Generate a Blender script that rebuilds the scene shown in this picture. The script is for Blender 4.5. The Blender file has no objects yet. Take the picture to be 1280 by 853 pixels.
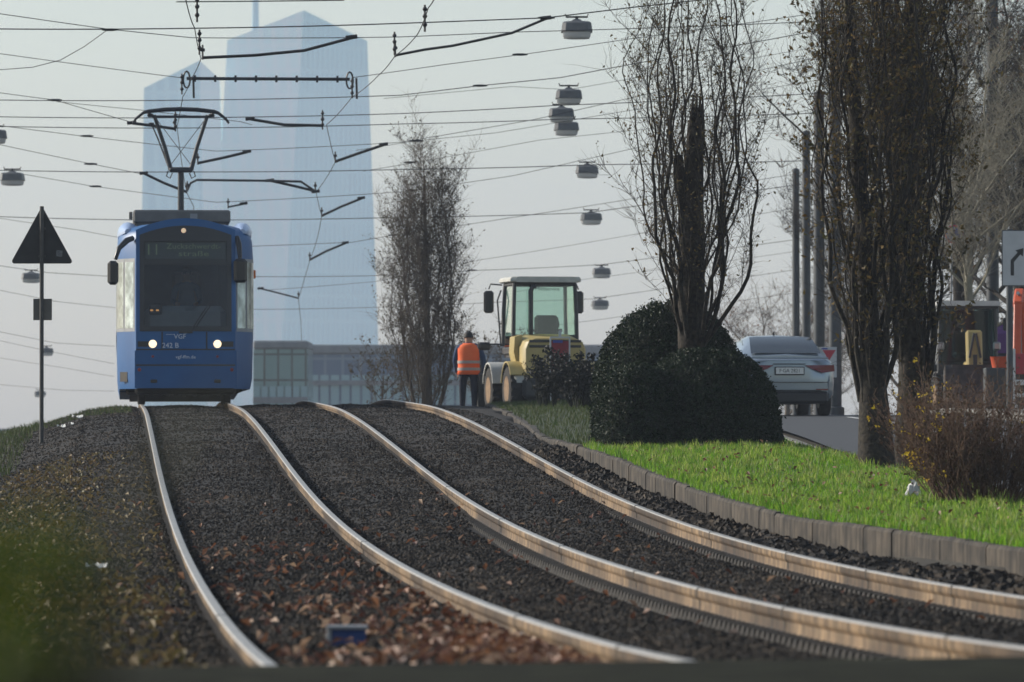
import bpy, math, random
import numpy as np
from mathutils import Vector, Matrix
R = math.radians
sc = bpy.context.scene
col = sc.collection

# ------------------------------------------------------------------ camera, world, sun, exposure
cam_d = bpy.data.cameras.new('camera'); cam = bpy.data.objects.new('camera', cam_d); col.objects.link(cam)
cam_d.lens = 200; cam_d.sensor_width = 36; cam_d.clip_start = 0.3; cam_d.clip_end = 9000
cam.location = (0, 0, 0); cam.rotation_euler = (math.pi / 2 + 0.01596, 0, 0)
cam_d.dof.use_dof = True; cam_d.dof.focus_distance = 72; cam_d.dof.aperture_fstop = 5.6
sc.camera = cam

SUN_ELEV, SUN_AZ = 24.0, -68.0            # azimuth measured clockwise from +Y (view direction): sun on the left, a little beyond
w = bpy.data.worlds.new('World'); sc.world = w; w.use_nodes = True
nt = w.node_tree; bg = nt.nodes['Background']
sky = nt.nodes.new('ShaderNodeTexSky'); sky.sky_type = 'NISHITA'; sky.sun_disc = False
sky.sun_elevation = R(SUN_ELEV); sky.sun_rotation = R(SUN_AZ); sky.air_density = 1.2; sky.dust_density = 0.8; sky.ozone_density = 1.6
hs = nt.nodes.new('ShaderNodeHueSaturation'); hs.inputs['Saturation'].default_value = .75; hs.inputs['Value'].default_value = 1.0; nt.links.new(sky.outputs[0], hs.inputs['Color']); nt.links.new(hs.outputs[0], bg.inputs[0])      # thin overcast mutes the blue
bg.inputs[1].default_value = 0.13
sun_d = bpy.data.lights.new('sun', 'SUN'); sun = bpy.data.objects.new('sun', sun_d); col.objects.link(sun)
sun_d.energy = 4.9; sun_d.angle = R(0.5); sun_d.color = (1, 0.935, 0.835)
sdir = Vector((math.sin(R(SUN_AZ)) * math.cos(R(SUN_ELEV)), math.cos(R(SUN_AZ)) * math.cos(R(SUN_ELEV)), math.sin(R(SUN_ELEV))))
sun.rotation_euler = (-sdir).to_track_quat('-Z', 'Y').to_euler(); sun.location = sdir * 60
sc.view_settings.view_transform = 'Standard'; sc.view_settings.look = 'None'
sc.view_settings.exposure = 0.2; sc.view_settings.gamma = 1
HAZE = 0.00034

# ------------------------------------------------------------------ helpers
F, Y0 = 7111.0, 540.0
def at(px, py, d): return Vector(((px - 640) / F * d, d, (Y0 - py) / F * d))

def mat(name, c1, c2=None, scale=8.0, rough=0.7, metal=0.0, bump=0.0, spec=0.4, detail=4, coat=0.0):
    m = bpy.data.materials.new(name); m.use_nodes = True; n = m.node_tree.nodes; l = m.node_tree.links
    b = n['Principled BSDF']; b.inputs['Roughness'].default_value = rough; b.inputs['Metallic'].default_value = metal
    b.inputs['Specular IOR Level'].default_value = spec; b.inputs['Coat Weight'].default_value = coat
    b.inputs['Base Color'].default_value = (*c1, 1)
    if c2 is not None or bump:
        tc = n.new('ShaderNodeTexCoord'); no = n.new('ShaderNodeTexNoise'); no.inputs['Scale'].default_value = scale; no.inputs['Detail'].default_value = detail
        l.new(tc.outputs['Object'], no.inputs['Vector'])
        if c2 is not None:
            r = n.new('ShaderNodeValToRGB'); r.color_ramp.elements[0].position = .35; r.color_ramp.elements[1].position = .65
            r.color_ramp.elements[0].color = (*c1, 1); r.color_ramp.elements[1].color = (*c2, 1)
            l.new(no.outputs['Fac'], r.inputs[0]); l.new(r.outputs[0], b.inputs['Base Color'])
        if bump:
            bm = n.new('ShaderNodeBump'); bm.inputs['Strength'].default_value = bump; bm.inputs['Distance'].default_value = .02
            l.new(no.outputs['Fac'], bm.inputs['Height']); l.new(bm.outputs[0], b.inputs['Normal'])
    return m

def mat_island(name, cols, rough=.8, trans=0.0, spec=.3, tcol=None):
    """colour picked per loose piece (stone, leaf, blade)"""
    m = bpy.data.materials.new(name); m.use_nodes = True; n = m.node_tree.nodes; l = m.node_tree.links
    b = n['Principled BSDF']; b.inputs['Roughness'].default_value = rough; b.inputs['Specular IOR Level'].default_value = spec
    g = n.new('ShaderNodeNewGeometry'); r = n.new('ShaderNodeValToRGB'); e = r.color_ramp.elements
    while len(e) < len(cols): e.new(.5)
    for i, c in enumerate(cols): e[i].position = i / max(1, len(cols) - 1); e[i].color = (*c, 1)
    l.new(g.outputs['Random Per Island'], r.inputs[0]); l.new(r.outputs[0], b.inputs['Base Color'])
    if trans:
        t = n.new('ShaderNodeBsdfTranslucent'); mx = n.new('ShaderNodeMixShader'); mx.inputs[0].default_value = trans
        if tcol:
            mc = n.new('ShaderNodeMix'); mc.data_type = 'RGBA'; mc.blend_type = 'MULTIPLY'; mc.inputs[0].default_value = 1
            l.new(r.outputs[0], mc.inputs[6]); mc.inputs[7].default_value = (*tcol, 1); l.new(mc.outputs[2], t.inputs[0])
        else: l.new(r.outputs[0], t.inputs[0])
        l.new(b.outputs[0], mx.inputs[1]); l.new(t.outputs[0], mx.inputs[2]); l.new(mx.outputs[0], n['Material Output'].inputs[0])
    return m

def mat_glass(name, tint, refl=.06, rough=.02):
    m = bpy.data.materials.new(name); m.use_nodes = True; n = m.node_tree.nodes; l = m.node_tree.links
    n.remove(n['Principled BSDF'])
    t = n.new('ShaderNodeBsdfTransparent'); t.inputs[0].default_value = (*tint, 1)
    g = n.new('ShaderNodeBsdfGlossy'); g.inputs['Roughness'].default_value = rough; g.inputs[0].default_value = (1, 1, 1, 1)
    fr = n.new('ShaderNodeLayerWeight'); fr.inputs[0].default_value = .5; pw = n.new('ShaderNodeMath'); pw.operation = 'POWER'; pw.inputs[1].default_value = 4.0
    ad = n.new('ShaderNodeMath'); ad.operation = 'ADD'; ad.inputs[1].default_value = refl + .035; ad.use_clamp = True; l.new(fr.outputs['Facing'], pw.inputs[0])
    mx = n.new('ShaderNodeMixShader')
    l.new(pw.outputs[0], ad.inputs[0]); l.new(ad.outputs[0], mx.inputs[0]); l.new(t.outputs[0], mx.inputs[1]); l.new(g.outputs[0], mx.inputs[2])
    l.new(mx.outputs[0], n['Material Output'].inputs[0])
    return m

def mat_emit(name, c, s):
    m = bpy.data.materials.new(name); m.use_nodes = True
    b = m.node_tree.nodes['Principled BSDF']; b.inputs['Base Color'].default_value = (*c, 1)
    b.inputs['Emission Color'].default_value = (*c, 1); b.inputs['Emission Strength'].default_value = s
    return m

class MB:
    def __init__(s): s.v = []; s.f = []; s.m = []
    def add(s, vs, fs, m=0):
        o = len(s.v); s.v += [tuple(v) for v in vs]; s.f += [tuple(i + o for i in f) for f in fs]; s.m += [m] * len(fs); return s
    def box(s, c, size, m=0, bev=0.0, rot=None):
        hx, hy, hz = [q / 2 for q in size]; b = min(bev, hx * .9, hy * .9, hz * .9); vs = []; fs = []
        c = Vector(c)
        if b <= 0:
            vs = [(x, y, z) for x in (-hx, hx) for y in (-hy, hy) for z in (-hz, hz)]
            fs = [(0, 1, 3, 2), (4, 6, 7, 5), (0, 4, 5, 1), (2, 3, 7, 6), (0, 2, 6, 4), (1, 5, 7, 3)]
        else:
            idx = {}
            for sx in (-1, 1):
                for sy in (-1, 1):
                    for sz in (-1, 1):
                        for a in range(3):
                            p = [sx * (hx - b), sy * (hy - b), sz * (hz - b)]; p[a] = (sx, sy, sz)[a] * (hx, hy, hz)[a]
                            idx[(sx, sy, sz, a)] = len(vs); vs.append(tuple(p))
            S = (-1, 1)
            for a in range(3):
                u, v_ = [(1, 2), (0, 2), (0, 1)][a]
                for sa in S:
                    q = []
                    for (su, sv) in ((-1, -1), (1, -1), (1, 1), (-1, 1)):
                        k = [0, 0, 0]; k[a] = sa; k[u] = su; k[v_] = sv; q.append(idx[(*k, a)])
                    fs.append(tuple(q))
            for a in range(3):
                u, v_ = [(1, 2), (0, 2), (0, 1)][a]
                for su in S:
                    for sv in S:
                        k = [0, 0, 0]; k[u] = su; k[v_] = sv; k1 = k[:]; k1[a] = -1; k2 = k[:]; k2[a] = 1
                        fs.append((idx[(*k1, u)], idx[(*k2, u)], idx[(*k2, v_)], idx[(*k1, v_)]))
            for sx in S:
                for sy in S:
                    for sz in S: fs.append(tuple(idx[(sx, sy, sz, a)] for a in range(3)))
        out = []
        for p in vs:
            p = Vector(p)
            if rot is not None: p = rot @ p
            out.append(p + c)
        return s.add(out, fs, m)
    def tube(s, pts, rad, n=6, m=0, cap=True):
        pts = [Vector(p) for p in pts]
        if not hasattr(rad, '__len__'): rad = [rad] * len(pts)
        vs = []; fs = []; N = len(pts); prev = None
        for i, p in enumerate(pts):
            t = (pts[min(i + 1, N - 1)] - pts[max(i - 1, 0)]).normalized()
            if prev is None:
                a = t.orthogonal().normalized()
            else:
                a = prev - t * prev.dot(t); a = a.normalized() if a.length > 1e-6 else t.orthogonal().normalized()
            prev = a; b = t.cross(a)
            for k in range(n):
                an = 2 * math.pi * k / n; vs.append(p + (a * math.cos(an) + b * math.sin(an)) * rad[i])
        for i in range(N - 1):
            for k in range(n): fs.append((i * n + k, i * n + (k + 1) % n, (i + 1) * n + (k + 1) % n, (i + 1) * n + k))
        if cap: fs.append(tuple(range(n - 1, -1, -1))); fs.append(tuple(range((N - 1) * n, N * n)))
        return s.add(vs, fs, m)
    def cyl(s, a, b, r, n=16, m=0, r2=None): return s.tube([a, b], [r, r if r2 is None else r2], n, m)
    def prism(s, poly, y0, y1, m=0, plane='xz'):
        def P(a, b, y): return {'xz': (a, y, b), 'yz': (y, a, b), 'xy': (a, b, y)}[plane]
        n = len(poly); vs = [P(a, b, y0) for a, b in poly] + [P(a, b, y1) for a, b in poly]
        fs = [tuple(range(n)), tuple(range(2 * n - 1, n - 1, -1))] + [(i, n + i, n + (i + 1) % n, (i + 1) % n) for i in range(n)]
        return s.add(vs, fs, m)
    def loft(s, rings, m=0, closed=True, cap=True):
        n = len(rings[0]); vs = [p for r in rings for p in r]; fs = []
        for i in range(len(rings) - 1):
            for k in range(n if closed else n - 1): fs.append((i * n + k, i * n + (k + 1) % n, (i + 1) * n + (k + 1) % n, (i + 1) * n + k))
        if cap and closed: fs.append(tuple(range(n - 1, -1, -1))); fs.append(tuple(range((len(rings) - 1) * n, len(rings) * n)))
        return s.add(vs, fs, m)
    def lathe(s, prof, c, axis='x', n=24, m=0):
        c = Vector(c); rings = []
        for r, h in prof:
            ring = []
            for k in range(n):
                a = 2 * math.pi * k / n; u, v = r * math.cos(a), r * math.sin(a)
                ring.append(c + Vector({'x': (h, u, v), 'y': (u, h, v), 'z': (u, v, h)}[axis]))
            rings.append(ring)
        return s.loft(rings, m)
    def build(s, name, mats, parent=None, smooth=35, loc=None):
        me = bpy.data.meshes.new(name); me.from_pydata(s.v, [], s.f)
        for x in (mats if isinstance(mats, (list, tuple)) else [mats]): me.materials.append(x)
        me.polygons.foreach_set('material_index', s.m)
        import bmesh
        b = bmesh.new(); b.from_mesh(me); bmesh.ops.recalc_face_normals(b, faces=b.faces); b.to_mesh(me); b.free()
        if smooth:
            me.polygons.foreach_set('use_smooth', [True] * len(me.polygons)); me.set_sharp_from_angle(angle=R(smooth))
        me.update(); o = bpy.data.objects.new(name, me); col.objects.link(o)
        if parent is not None: o.parent = parent
        if loc is not None: o.location = loc
        return o

def arr_mesh(name, V, Fa, mats, mi=None, parent=None, smooth=False):
    """fast mesh from numpy arrays; Fa is a list of index arrays with equal corner counts each"""
    me = bpy.data.meshes.new(name); V = np.asarray(V, np.float32); Fa = [np.asarray(f, np.int32) for f in Fa if len(f)]
    me.vertices.add(len(V)); me.vertices.foreach_set('co', V.ravel())
    loops = np.concatenate([f.ravel() for f in Fa]); tot = np.concatenate([np.full(len(f), f.shape[1], np.int32) for f in Fa])
    me.loops.add(len(loops)); me.loops.foreach_set('vertex_index', loops)
    me.polygons.add(len(tot)); me.polygons.foreach_set('loop_start', np.concatenate([[0], np.cumsum(tot)[:-1]]).astype(np.int32))
    for x in (mats if isinstance(mats, (list, tuple)) else [mats]): me.materials.append(x)
    if mi is not None: me.polygons.foreach_set('material_index', np.asarray(mi, np.int32))
    me.polygons.foreach_set('use_smooth', np.full(len(tot), bool(smooth)))
    me.update(calc_edges=True); me.validate()
    o = bpy.data.objects.new(name, me); col.objects.link(o)
    if parent is not None: o.parent = parent
    return o

def tag(o, label=None, cat=None, group=None, kind=None):
    for k, v in (('label', label), ('category', cat), ('group', group), ('kind', kind)):
        if v: o[k] = v
    return o
def thing(name, label, cat, loc=(0, 0, 0), rz=0, group=None):
    o = bpy.data.objects.new(name, None); col.objects.link(o); o.empty_display_size = .2
    o.location = loc; o.rotation_euler = (0, 0, rz); return tag(o, label, cat, group)
def text_mesh(mb, s, size, fn, m=0, align='CENTER'):
    """lettering: fn maps the flat letter plane (x, y) to a 3D point"""
    cu = bpy.data.curves.new('lettering', 'FONT'); cu.body = s; cu.size = size; cu.align_x = align; cu.align_y = 'CENTER'; cu.resolution_u = 2
    o = bpy.data.objects.new('lettering', cu); col.objects.link(o); dg = bpy.context.evaluated_depsgraph_get()
    me = bpy.data.meshes.new_from_object(o.evaluated_get(dg))
    mb.add([fn(v.co.x, v.co.y) for v in me.vertices], [tuple(p.vertices) for p in me.polygons], m)
    bpy.data.objects.remove(o); bpy.data.curves.remove(cu); bpy.data.meshes.remove(me)

def skin_body(name, verts, edges, rad, material, parent=None, root=0, sub=2):
    """one continuous body grown from a jointed skeleton"""
    me = bpy.data.meshes.new(name); me.from_pydata([tuple(v) for v in verts], edges, []); o = bpy.data.objects.new(name, me); col.objects.link(o)
    md = o.modifiers.new('skin', 'SKIN'); md.use_smooth_shade = True
    sv = me.skin_vertices[0].data
    for i, r in enumerate(rad): sv[i].radius = r if hasattr(r, '__len__') else (r, r)
    for i in range(len(rad)): sv[i].use_root = (i == root)
    s2 = o.modifiers.new('sub', 'SUBSURF'); s2.levels = sub; s2.render_levels = sub
    dg = bpy.context.evaluated_depsgraph_get(); nm = bpy.data.meshes.new_from_object(o.evaluated_get(dg))
    bpy.data.objects.remove(o); bpy.data.meshes.remove(me)
    nm.materials.clear(); nm.materials.append(material); nm.polygons.foreach_set('use_smooth', [True] * len(nm.polygons))
    nm.name = name; o = bpy.data.objects.new(name, nm); col.objects.link(o)
    if parent is not None: o.parent = parent
    return o

class Spline:
    def __init__(s, kx, ky):
        s.x = np.array(kx, float); s.y = np.array(ky, float); n = len(kx); h = np.diff(s.x); s.h = h
        A = np.zeros((n, n)); b = np.zeros(n); A[0, 0] = A[-1, -1] = 1
        for i in range(1, n - 1):
            A[i, i - 1] = h[i - 1]; A[i, i] = 2 * (h[i - 1] + h[i]); A[i, i + 1] = h[i]
            b[i] = 6 * ((s.y[i + 1] - s.y[i]) / h[i] - (s.y[i] - s.y[i - 1]) / h[i - 1])
        s.m = np.linalg.solve(A, b)
    def __call__(s, q):
        q = np.clip(np.asarray(q, float), s.x[0], s.x[-1]); i = np.clip(np.searchsorted(s.x, q) - 1, 0, len(s.x) - 2); t = q - s.x[i]; h = s.h[i]
        return s.y[i] + t * ((s.y[i + 1] - s.y[i]) / h - h * (2 * s.m[i] + s.m[i + 1]) / 6) + t * t * s.m[i] / 2 + t ** 3 * (s.m[i + 1] - s.m[i]) / (6 * h)

# track centre line (left track): lateral position and rail height along the distance
KX = Spline([-40, 0, 8, 14, 20, 26, 33, 41, 50, 60, 70, 80, 90, 98, 106, 115, 128, 150, 175, 210, 300, 600, 3400],
            [2.2, 1.35, .86, .424, -.028, -.468, -.965, -1.533, -2.182, -2.909, -3.63, -4.34, -5.041, -5.608, -6.17, -6.78, -7.6, -8.75, -9.9, -11.2, -14, -20, -60])
KZ = Spline([-40, 0, 8, 14, 20, 26, 33, 41, 50, 60, 70, 80, 90, 98, 106, 115, 128, 150, 175, 210, 260, 330, 600, 3400],
            [-1.0, -.86, -.74, -.704, -.841, -.94, -.991, -.984, -.88, -.621, -.256, .0995, .351, .463, .532, .37, -.12, -.95, -2.3, -4.1, -5.7, -6.3, -6.4, -6.4])
S = 3.0; GA = 0.7525
def path(s, o):
    s = np.asarray(s, float); o = np.asarray(o, float)
    dx = (KX(s + .05) - KX(s - .05)) / .1; L = np.sqrt(1 + dx * dx)
    return KX(s) + o / L, s - o * dx / L
def rail_dz(o):      # height of the rail-head plane over the left track's centre: cant and the higher right track
    return np.interp(o, [-3, -.8, .8, 2.2, 3.8, 6], [-.02, -.019, .019, .036, .06, .06])
KERB_K = lambda s: np.interp(s, [15, 30, 39, 43.9, 46, 48.4, 54, 66, 76, 95, 112, 400], [2.1, 2.05, 1.96, 1.86, 1.68, 1.48, 1.4, 1.4, 1.42, 2.1, 3.0, 3.2])
KERB_H = lambda s: np.interp(s, [15, 64, 70, 76, 400], [.18, .18, .09, -.02, -.03])
def profile(s, o):
    """ground height relative to the rail head of the left track; s, o arrays"""
    s = np.asarray(s, float); o = np.asarray(o, float)
    k = np.interp(s, [45, 75], [.5, 1.0])
    oo = np.where(o < -1.2, -1.2 + (o + 1.2) * k, o); fill = np.clip((s - 48) / 14, 0, 1)
    bal = np.interp(oo, [-60, -30, -8, -3.4, -2.4, -1.7, -1.2, -.92, -.8, -.7, -.4, 0, .4, .68, .82, 1.1, 1.5, 1.9, 2.07, 2.2, 2.35, 3.0, 3.45, 3.58, 3.85, 4.2, 4.5],
                    [-3, -2.4, -1.6, -.62, -.36, -.14, -.08, -.08, -.095, -.08, -.07, -.055, -.06, -.09, -.085, -.06, -.03, -.1, -.17, -.17, -.1, -.03, -.06, -.16, -.09, -.05, -.05])
    trough = ((oo > 1.3) & (oo < 2.5)) | ((oo > 3.0) & (oo < 3.72)); bal = np.where(trough, bal * (1 - fill) + np.maximum(bal, -.045) * fill, bal)
    kk = S + KERB_K(s); g = KERB_H(s)
    x = o - kk
    right = np.where(x < 4.02, g - .02 + np.interp(x, [0, 1.5, 2.3, 3.1, 3.95], [0, .05, .04, -.08, -.27]), np.where(x < 8.72, -.22, -.10))
    z = np.where(x > .06, right, bal)
    cross = np.clip((20.4 - s) / .05, 0, 1)
    flat = np.interp(o, [-60, -9, -4, 3.8, 6, 12, 60], [-.6, -.3, -.02, .058, .06, .04, 0])
    return z * (1 - cross) + flat * cross
def gz(s, o): return KZ(s) + profile(s, o)
def so_of(X, Y):
    s, o = Y, 0.0
    for _ in range(6):
        dx = float((KX(s + .05) - KX(s - .05)) / .1); L = math.sqrt(1 + dx * dx)
        o = (X - float(KX(s))) * L if _ == 0 else o + (X - float(path(s, o)[0]))
        s = s + (Y - float(path(s, o)[1]))
    return s, o
def ground(X, Y):
    s, o = so_of(X, Y); return float(gz(s, o))
rng = np.random.default_rng(7); random.seed(7)

# ------------------------------------------------------------------ ground and the other large sheets
def grid_sheet(name, ss, oo, zfun, material, kind='structure'):
    SS, OO = np.meshgrid(ss, oo, indexing='ij'); X, Y = path(SS, OO); Z = zfun(SS, OO)
    V = np.stack([X, Y, Z], -1).reshape(-1, 3); a, b = SS.shape
    i = (np.arange(a - 1)[:, None] * b + np.arange(b - 1)[None, :]).ravel()
    o = arr_mesh(name, V, [np.stack([i, i + 1, i + b + 1, i + b], 1)], material, smooth=True); tag(o, kind=kind); return o

def fbm(x, y, seed=0, octv=4, base=1.0):
    r = np.random.default_rng(seed); z = np.zeros_like(x); a = 1.0
    for k in range(octv):
        for j in range(4):
            th = r.uniform(0, 6.28); f = base * 2 ** k * r.uniform(.7, 1.4); z += a * np.sin(f * (x * np.cos(th) + y * np.sin(th)) + r.uniform(0, 6.28))
        a *= .55
    return z / 5

m_soil = mat('soil', (.03, .026, .02), (.055, .048, .036), 3, .95, bump=.4)
m_bed = mat('ballast bed', (.009, .0075, .006), (.030, .0245, .019), 34, .95, bump=.8, detail=8)
m_asph = mat('asphalt', (.045, .047, .05), (.06, .062, .066), 30, .8, bump=.25, detail=8)
m_asph2 = mat('old asphalt', (.010, .010, .008), (.032, .033, .022), 4, 1.0, bump=.4, spec=.03, detail=8)
m_paving = mat('paving', (.13, .125, .115), (.19, .18, .165), 5, .9, bump=.2)
m_conc = mat('kerb concrete', (.032, .026, .020), (.085, .068, .05), 5, .9, bump=.5, detail=8)
def streaky(m):      # dirt running down the kerb face
    n = m.node_tree.nodes; l = m.node_tree.links; b = n['Principled BSDF']
    tc = n.new('ShaderNodeTexCoord'); mp = n.new('ShaderNodeMapping'); mp.inputs['Scale'].default_value = (6, 6, .5); no = n.new('ShaderNodeTexNoise'); no.inputs['Scale'].default_value = 1.6; no.inputs['Detail'].default_value = 6
    l.new(tc.outputs['Object'], mp.inputs[0]); l.new(mp.outputs[0], no.inputs['Vector'])
    r = n.new('ShaderNodeValToRGB'); r.color_ramp.elements[0].position = .42; r.color_ramp.elements[1].position = .56
    r.color_ramp.elements[0].color = (.3, .3, .3, 1); r.color_ramp.elements[1].color = (1, 1, 1, 1); l.new(no.outputs['Fac'], r.inputs[0])
    mx = n.new('ShaderNodeMix'); mx.data_type = 'RGBA'; mx.blend_type = 'MULTIPLY'; mx.inputs[0].default_value = .8
    src = b.inputs['Base Color'].links[0].from_socket; l.new(src, mx.inputs[6]); l.new(r.outputs[0], mx.inputs[7]); l.new(mx.outputs[2], b.inputs['Base Color'])
streaky(m_conc)

ss = np.concatenate([np.arange(-36, 15, 3), np.arange(15, 20, 1), [20.35, 20.41], np.arange(21, 130, 1.0), np.arange(130, 260, 4), np.geomspace(260, 3380, 40)])
oo = np.concatenate([-np.geomspace(60, 520, 10)[::-1], np.arange(-50, -10, 5), np.arange(-10, -1.2, .4), np.arange(-1.2, 4.4, .2), [4.45, 4.6, 5, 5.5, 6, 7, 8, 8.9, 9.15, 9.2, 10, 11, 12, 12.9, 13.1, 13.5, 14, 15, 18, 22, 30, 40], np.geomspace(60, 520, 10)])
grid_sheet('ground', ss, oo, lambda s, o: gz(s, o) - np.where((o > -4.5) & (o < 14.5), .1, .0), m_soil)

# level crossing the photographer stands by
grid_sheet('asphalt_crossing', np.concatenate([np.arange(-30, 20, 1), [20.2, 20.395, 20.4]]), np.arange(-9, 12.1, .3),
           lambda s, o: gz(s * 0 + np.minimum(s, 20.3), o) + fbm(s, o, 3, 3, 2) * .004 - np.where(s > 20.396, .2, 0), m_asph2)
# track bed
sb = np.concatenate([np.arange(20.42, 60, .12), np.arange(60, 125, .3), np.arange(125, 262, 3)]); ob = np.concatenate([np.arange(-5, -1.4, .14), np.arange(-1.4, 4.3, .06), [4.35, 4.4, 4.5, 4.6, 4.8, 5.0, 5.2]])
def bedz(s, o):
    z = KZ(s) + np.where(o < S + KERB_K(s) + .05, profile(s, np.minimum(o, S + KERB_K(s) + .04)), -.15)
    far = np.minimum(np.minimum(np.minimum(abs(o + GA), abs(o - GA)), abs(o - S + GA)), abs(o - S - GA))
    return z + fbm(s * 1.0, o, 5, 5, 2.2) * .018 * np.clip(far / .25, .25, 1)
grid_sheet('track_bed', sb, ob, bedz, m_bed)

# lawn soil, road, pavement
so_ = np.arange(21, 262, 1.0)
grid_sheet('lawn_soil', so_, np.linspace(0, 1, 14), lambda s, o: KZ(s) + profile(s, S + KERB_K(s) + .08 + o * (4.7 - .09)) - .01 + .0 * o, m_soil) if False else None
def strip(name, f0, f1, n, dz, material, s0=20.5, s1=262, ds=1.0, noise=0):
    s_ = np.arange(s0, s1, ds); t = np.linspace(0, 1, n); SS, T = np.meshgrid(s_, t, indexing='ij'); OO = f0(SS) * (1 - T) + f1(SS) * T
    X, Y = path(SS, OO); Z = KZ(SS) + profile(SS, OO) + dz + (fbm(X, Y, 9, 4, 1.5) * noise if noise else 0)
    V = np.stack([X, Y, Z], -1).reshape(-1, 3); a, b = SS.shape; i = (np.arange(a - 1)[:, None] * b + np.arange(b - 1)[None, :]).ravel()
    return tag(arr_mesh(name, V, [np.stack([i, i + 1, i + b + 1, i + b], 1)], material, smooth=True), kind='structure')
kin = lambda s: S + KERB_K(s)
m_lawn = mat('lawn turf', (.02, .028, .010), (.035, .05, .016), 4, .95, bump=.5)
strip('lawn', lambda s: kin(s) + .1, lambda s: kin(s) + 3.9, 14, 0, m_lawn, noise=.01)
strip('road', lambda s: kin(s) + 4.05, lambda s: kin(s) + 8.58, 10, 0, m_asph)
strip('pavement', lambda s: kin(s) + 8.75, lambda s: kin(s) + 24, 10, 0, m_paving)
m_white = mat('road paint', (.62, .62, .6), (.45, .45, .43), 12, .8)
mb = MB()
for s0 in np.arange(30, 250, 6.0):
    q = []
    for s_, dd in ((s0, -.06), (s0, .06), (s0 + 3, .06), (s0 + 3, -.06)):
        o_ = float(kin(s_)) + 6.3 + dd; X, Y = path(s_, o_); q.append((float(X), float(Y), float(gz(s_, o_)) + .005))
    mb.add(q, [(0, 1, 2, 3)])
tag(mb.build('road_markings', m_white), kind='structure')

def kerb(name, o0, width, ztop, zbot, block, gap, s0, s1, material, jag=0):
    mb = MB(); s_ = s0
    while s_ < s1:
        L = block; n = 4; rings = []; jz = random.uniform(-jag, jag); jo = random.uniform(-jag, jag)
        for i in range(n):
            t = s_ + gap / 2 + (L - gap) * i / (n - 1); ring = []
            for dx, dz in ((0, zbot(t)), (0, ztop(t) - .025 + jz), (.02, ztop(t) + jz), (width - .015, ztop(t) + jz), (width, ztop(t) - .015 + jz), (width, zbot(t))):
                X, Y = path(t, o0(t) + dx + jo); ring.append((float(X), float(Y), float(KZ(t)) + dz))
            rings.append(ring)
        mb.loft(rings); s_ += L
    return tag(mb.build(name, material, smooth=25), kind='structure')
kerb('lawn_kerb', kin, .12, lambda t: float(KERB_H(t)), lambda t: -.25, 1.0, .012, 20.6, 200, m_conc, .008)
m_conc2 = mat('road kerb concrete', (.15, .145, .13), (.24, .23, .21), 6, .9, bump=.3)
kerb('road_kerb', lambda t: float(kin(t)) + 3.91, .13, lambda t: float(KERB_H(t)) - .26, lambda t: -.4, 1.0, .01, 20.6, 200, m_conc2, .004)
kerb('pavement_kerb', lambda t: float(kin(t)) + 8.6, .14, lambda t: -.09, lambda t: -.4, 1.0, .01, 20.6, 200, m_conc2, .004)

# ------------------------------------------------------------------ rails
def mat_rail():
    m = mat('rusty rail side', (.16, .10, .054), (.30, .20, .108), 9, .7, bump=.15, detail=8); streaky(m); return m
m_rust = mat_rail()
m_steel = mat('polished rail head', (.34, .31, .27), (.46, .43, .39), 14, .45, metal=.6)
m_joint = mat('joint grease', (.018, .016, .014), (.03, .025, .02), 20, .7)
m_comb = mat('dirty rail chair', (.022, .020, .018), (.05, .043, .035), 10, .9)
PROF = [(-.075, -.165), (-.075, -.155), (-.03, -.14), (-.014, -.125), (-.012, -.075), (-.03, -.055), (-.032, -.045), (-.032, -.01), (-.024, -.002), (0, 0.0),
        (.024, -.002), (.032, -.01), (.032, -.045), (.03, -.055), (.012, -.075), (.014, -.125), (.03, -.14), (.075, -.155), (.075, -.165)]
def rail(o, label, comb, joints):
    sv = np.concatenate([np.arange(6, 125, .35), np.arange(125, 260, 2.0)])
    root = thing('tram_rail', label, 'rail', group='rails of the two tram tracks')
    X0, Y0_ = path(30.0, o); root.location = (float(X0), float(Y0_), float(KZ(30.0)) - .16); org = np.array(root.location)
    def ring(s_, grow=0, prof=PROF):
        pts = []
        for a, b in prof:
            X, Y = path(s_, o + a * (1 + grow)); pts.append(np.array([float(X), float(Y), float(KZ(s_)) + float(rail_dz(o)) + b + .004]) - org)
        return pts
    mb = MB(); rr = [ring(s_) for s_ in sv]; n = len(PROF)
    mb.loft(rr); k = 0
    mi = []
    for i in range(len(rr) - 1):
        for j in range(n): mi.append(1 if j in (8, 9, 7, 10) else 0)
    mb.m[:len(mi)] = mi
    ob = mb.build('rail_bar', [m_rust, m_steel], root, smooth=40)
    for s_ in joints:
        P2 = [(-.0165, -.13), (-.0165, -.075), (-.034, -.054), (-.0345, -.045), (-.0345, -.012), (-.030, .0012), (.030, .0012), (.0345, -.012), (.0345, -.045), (.0165, -.075), (.0165, -.13)]
        mb = MB(); mb.loft([ring(s_, 0, P2), ring(s_ + .045, 0, P2)]); mb.build('rail_joint', m_joint, root)
    if comb:      # ribbed rubber filler along the rail foot, one toothed strip
        for sd in (-1, 1):
            mb = MB(); rr = []
            for s_ in np.arange(20.6, 100, .24):
                for q_, hh in ((0, -.178), (.05, -.178), (.07, -.128), (.16, -.128), (.18, -.178)):
                    r_ = []
                    for a, b in ((.035, -.19), (.035, hh + .008), (.125, hh), (.14, -.19)):
                        X, Y = path(s_ + q_, o + sd * a); r_.append(np.array([float(X), float(Y), float(KZ(s_ + q_)) + float(rail_dz(o)) + b]) - org)
                    rr.append(r_)
            mb.loft(rr); mb.build('ribbed_filler', m_comb, root, smooth=0)
rail(-GA, 'steel rail furthest left, its far end under the left wheels of the blue tram', False, [31.0])
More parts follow.
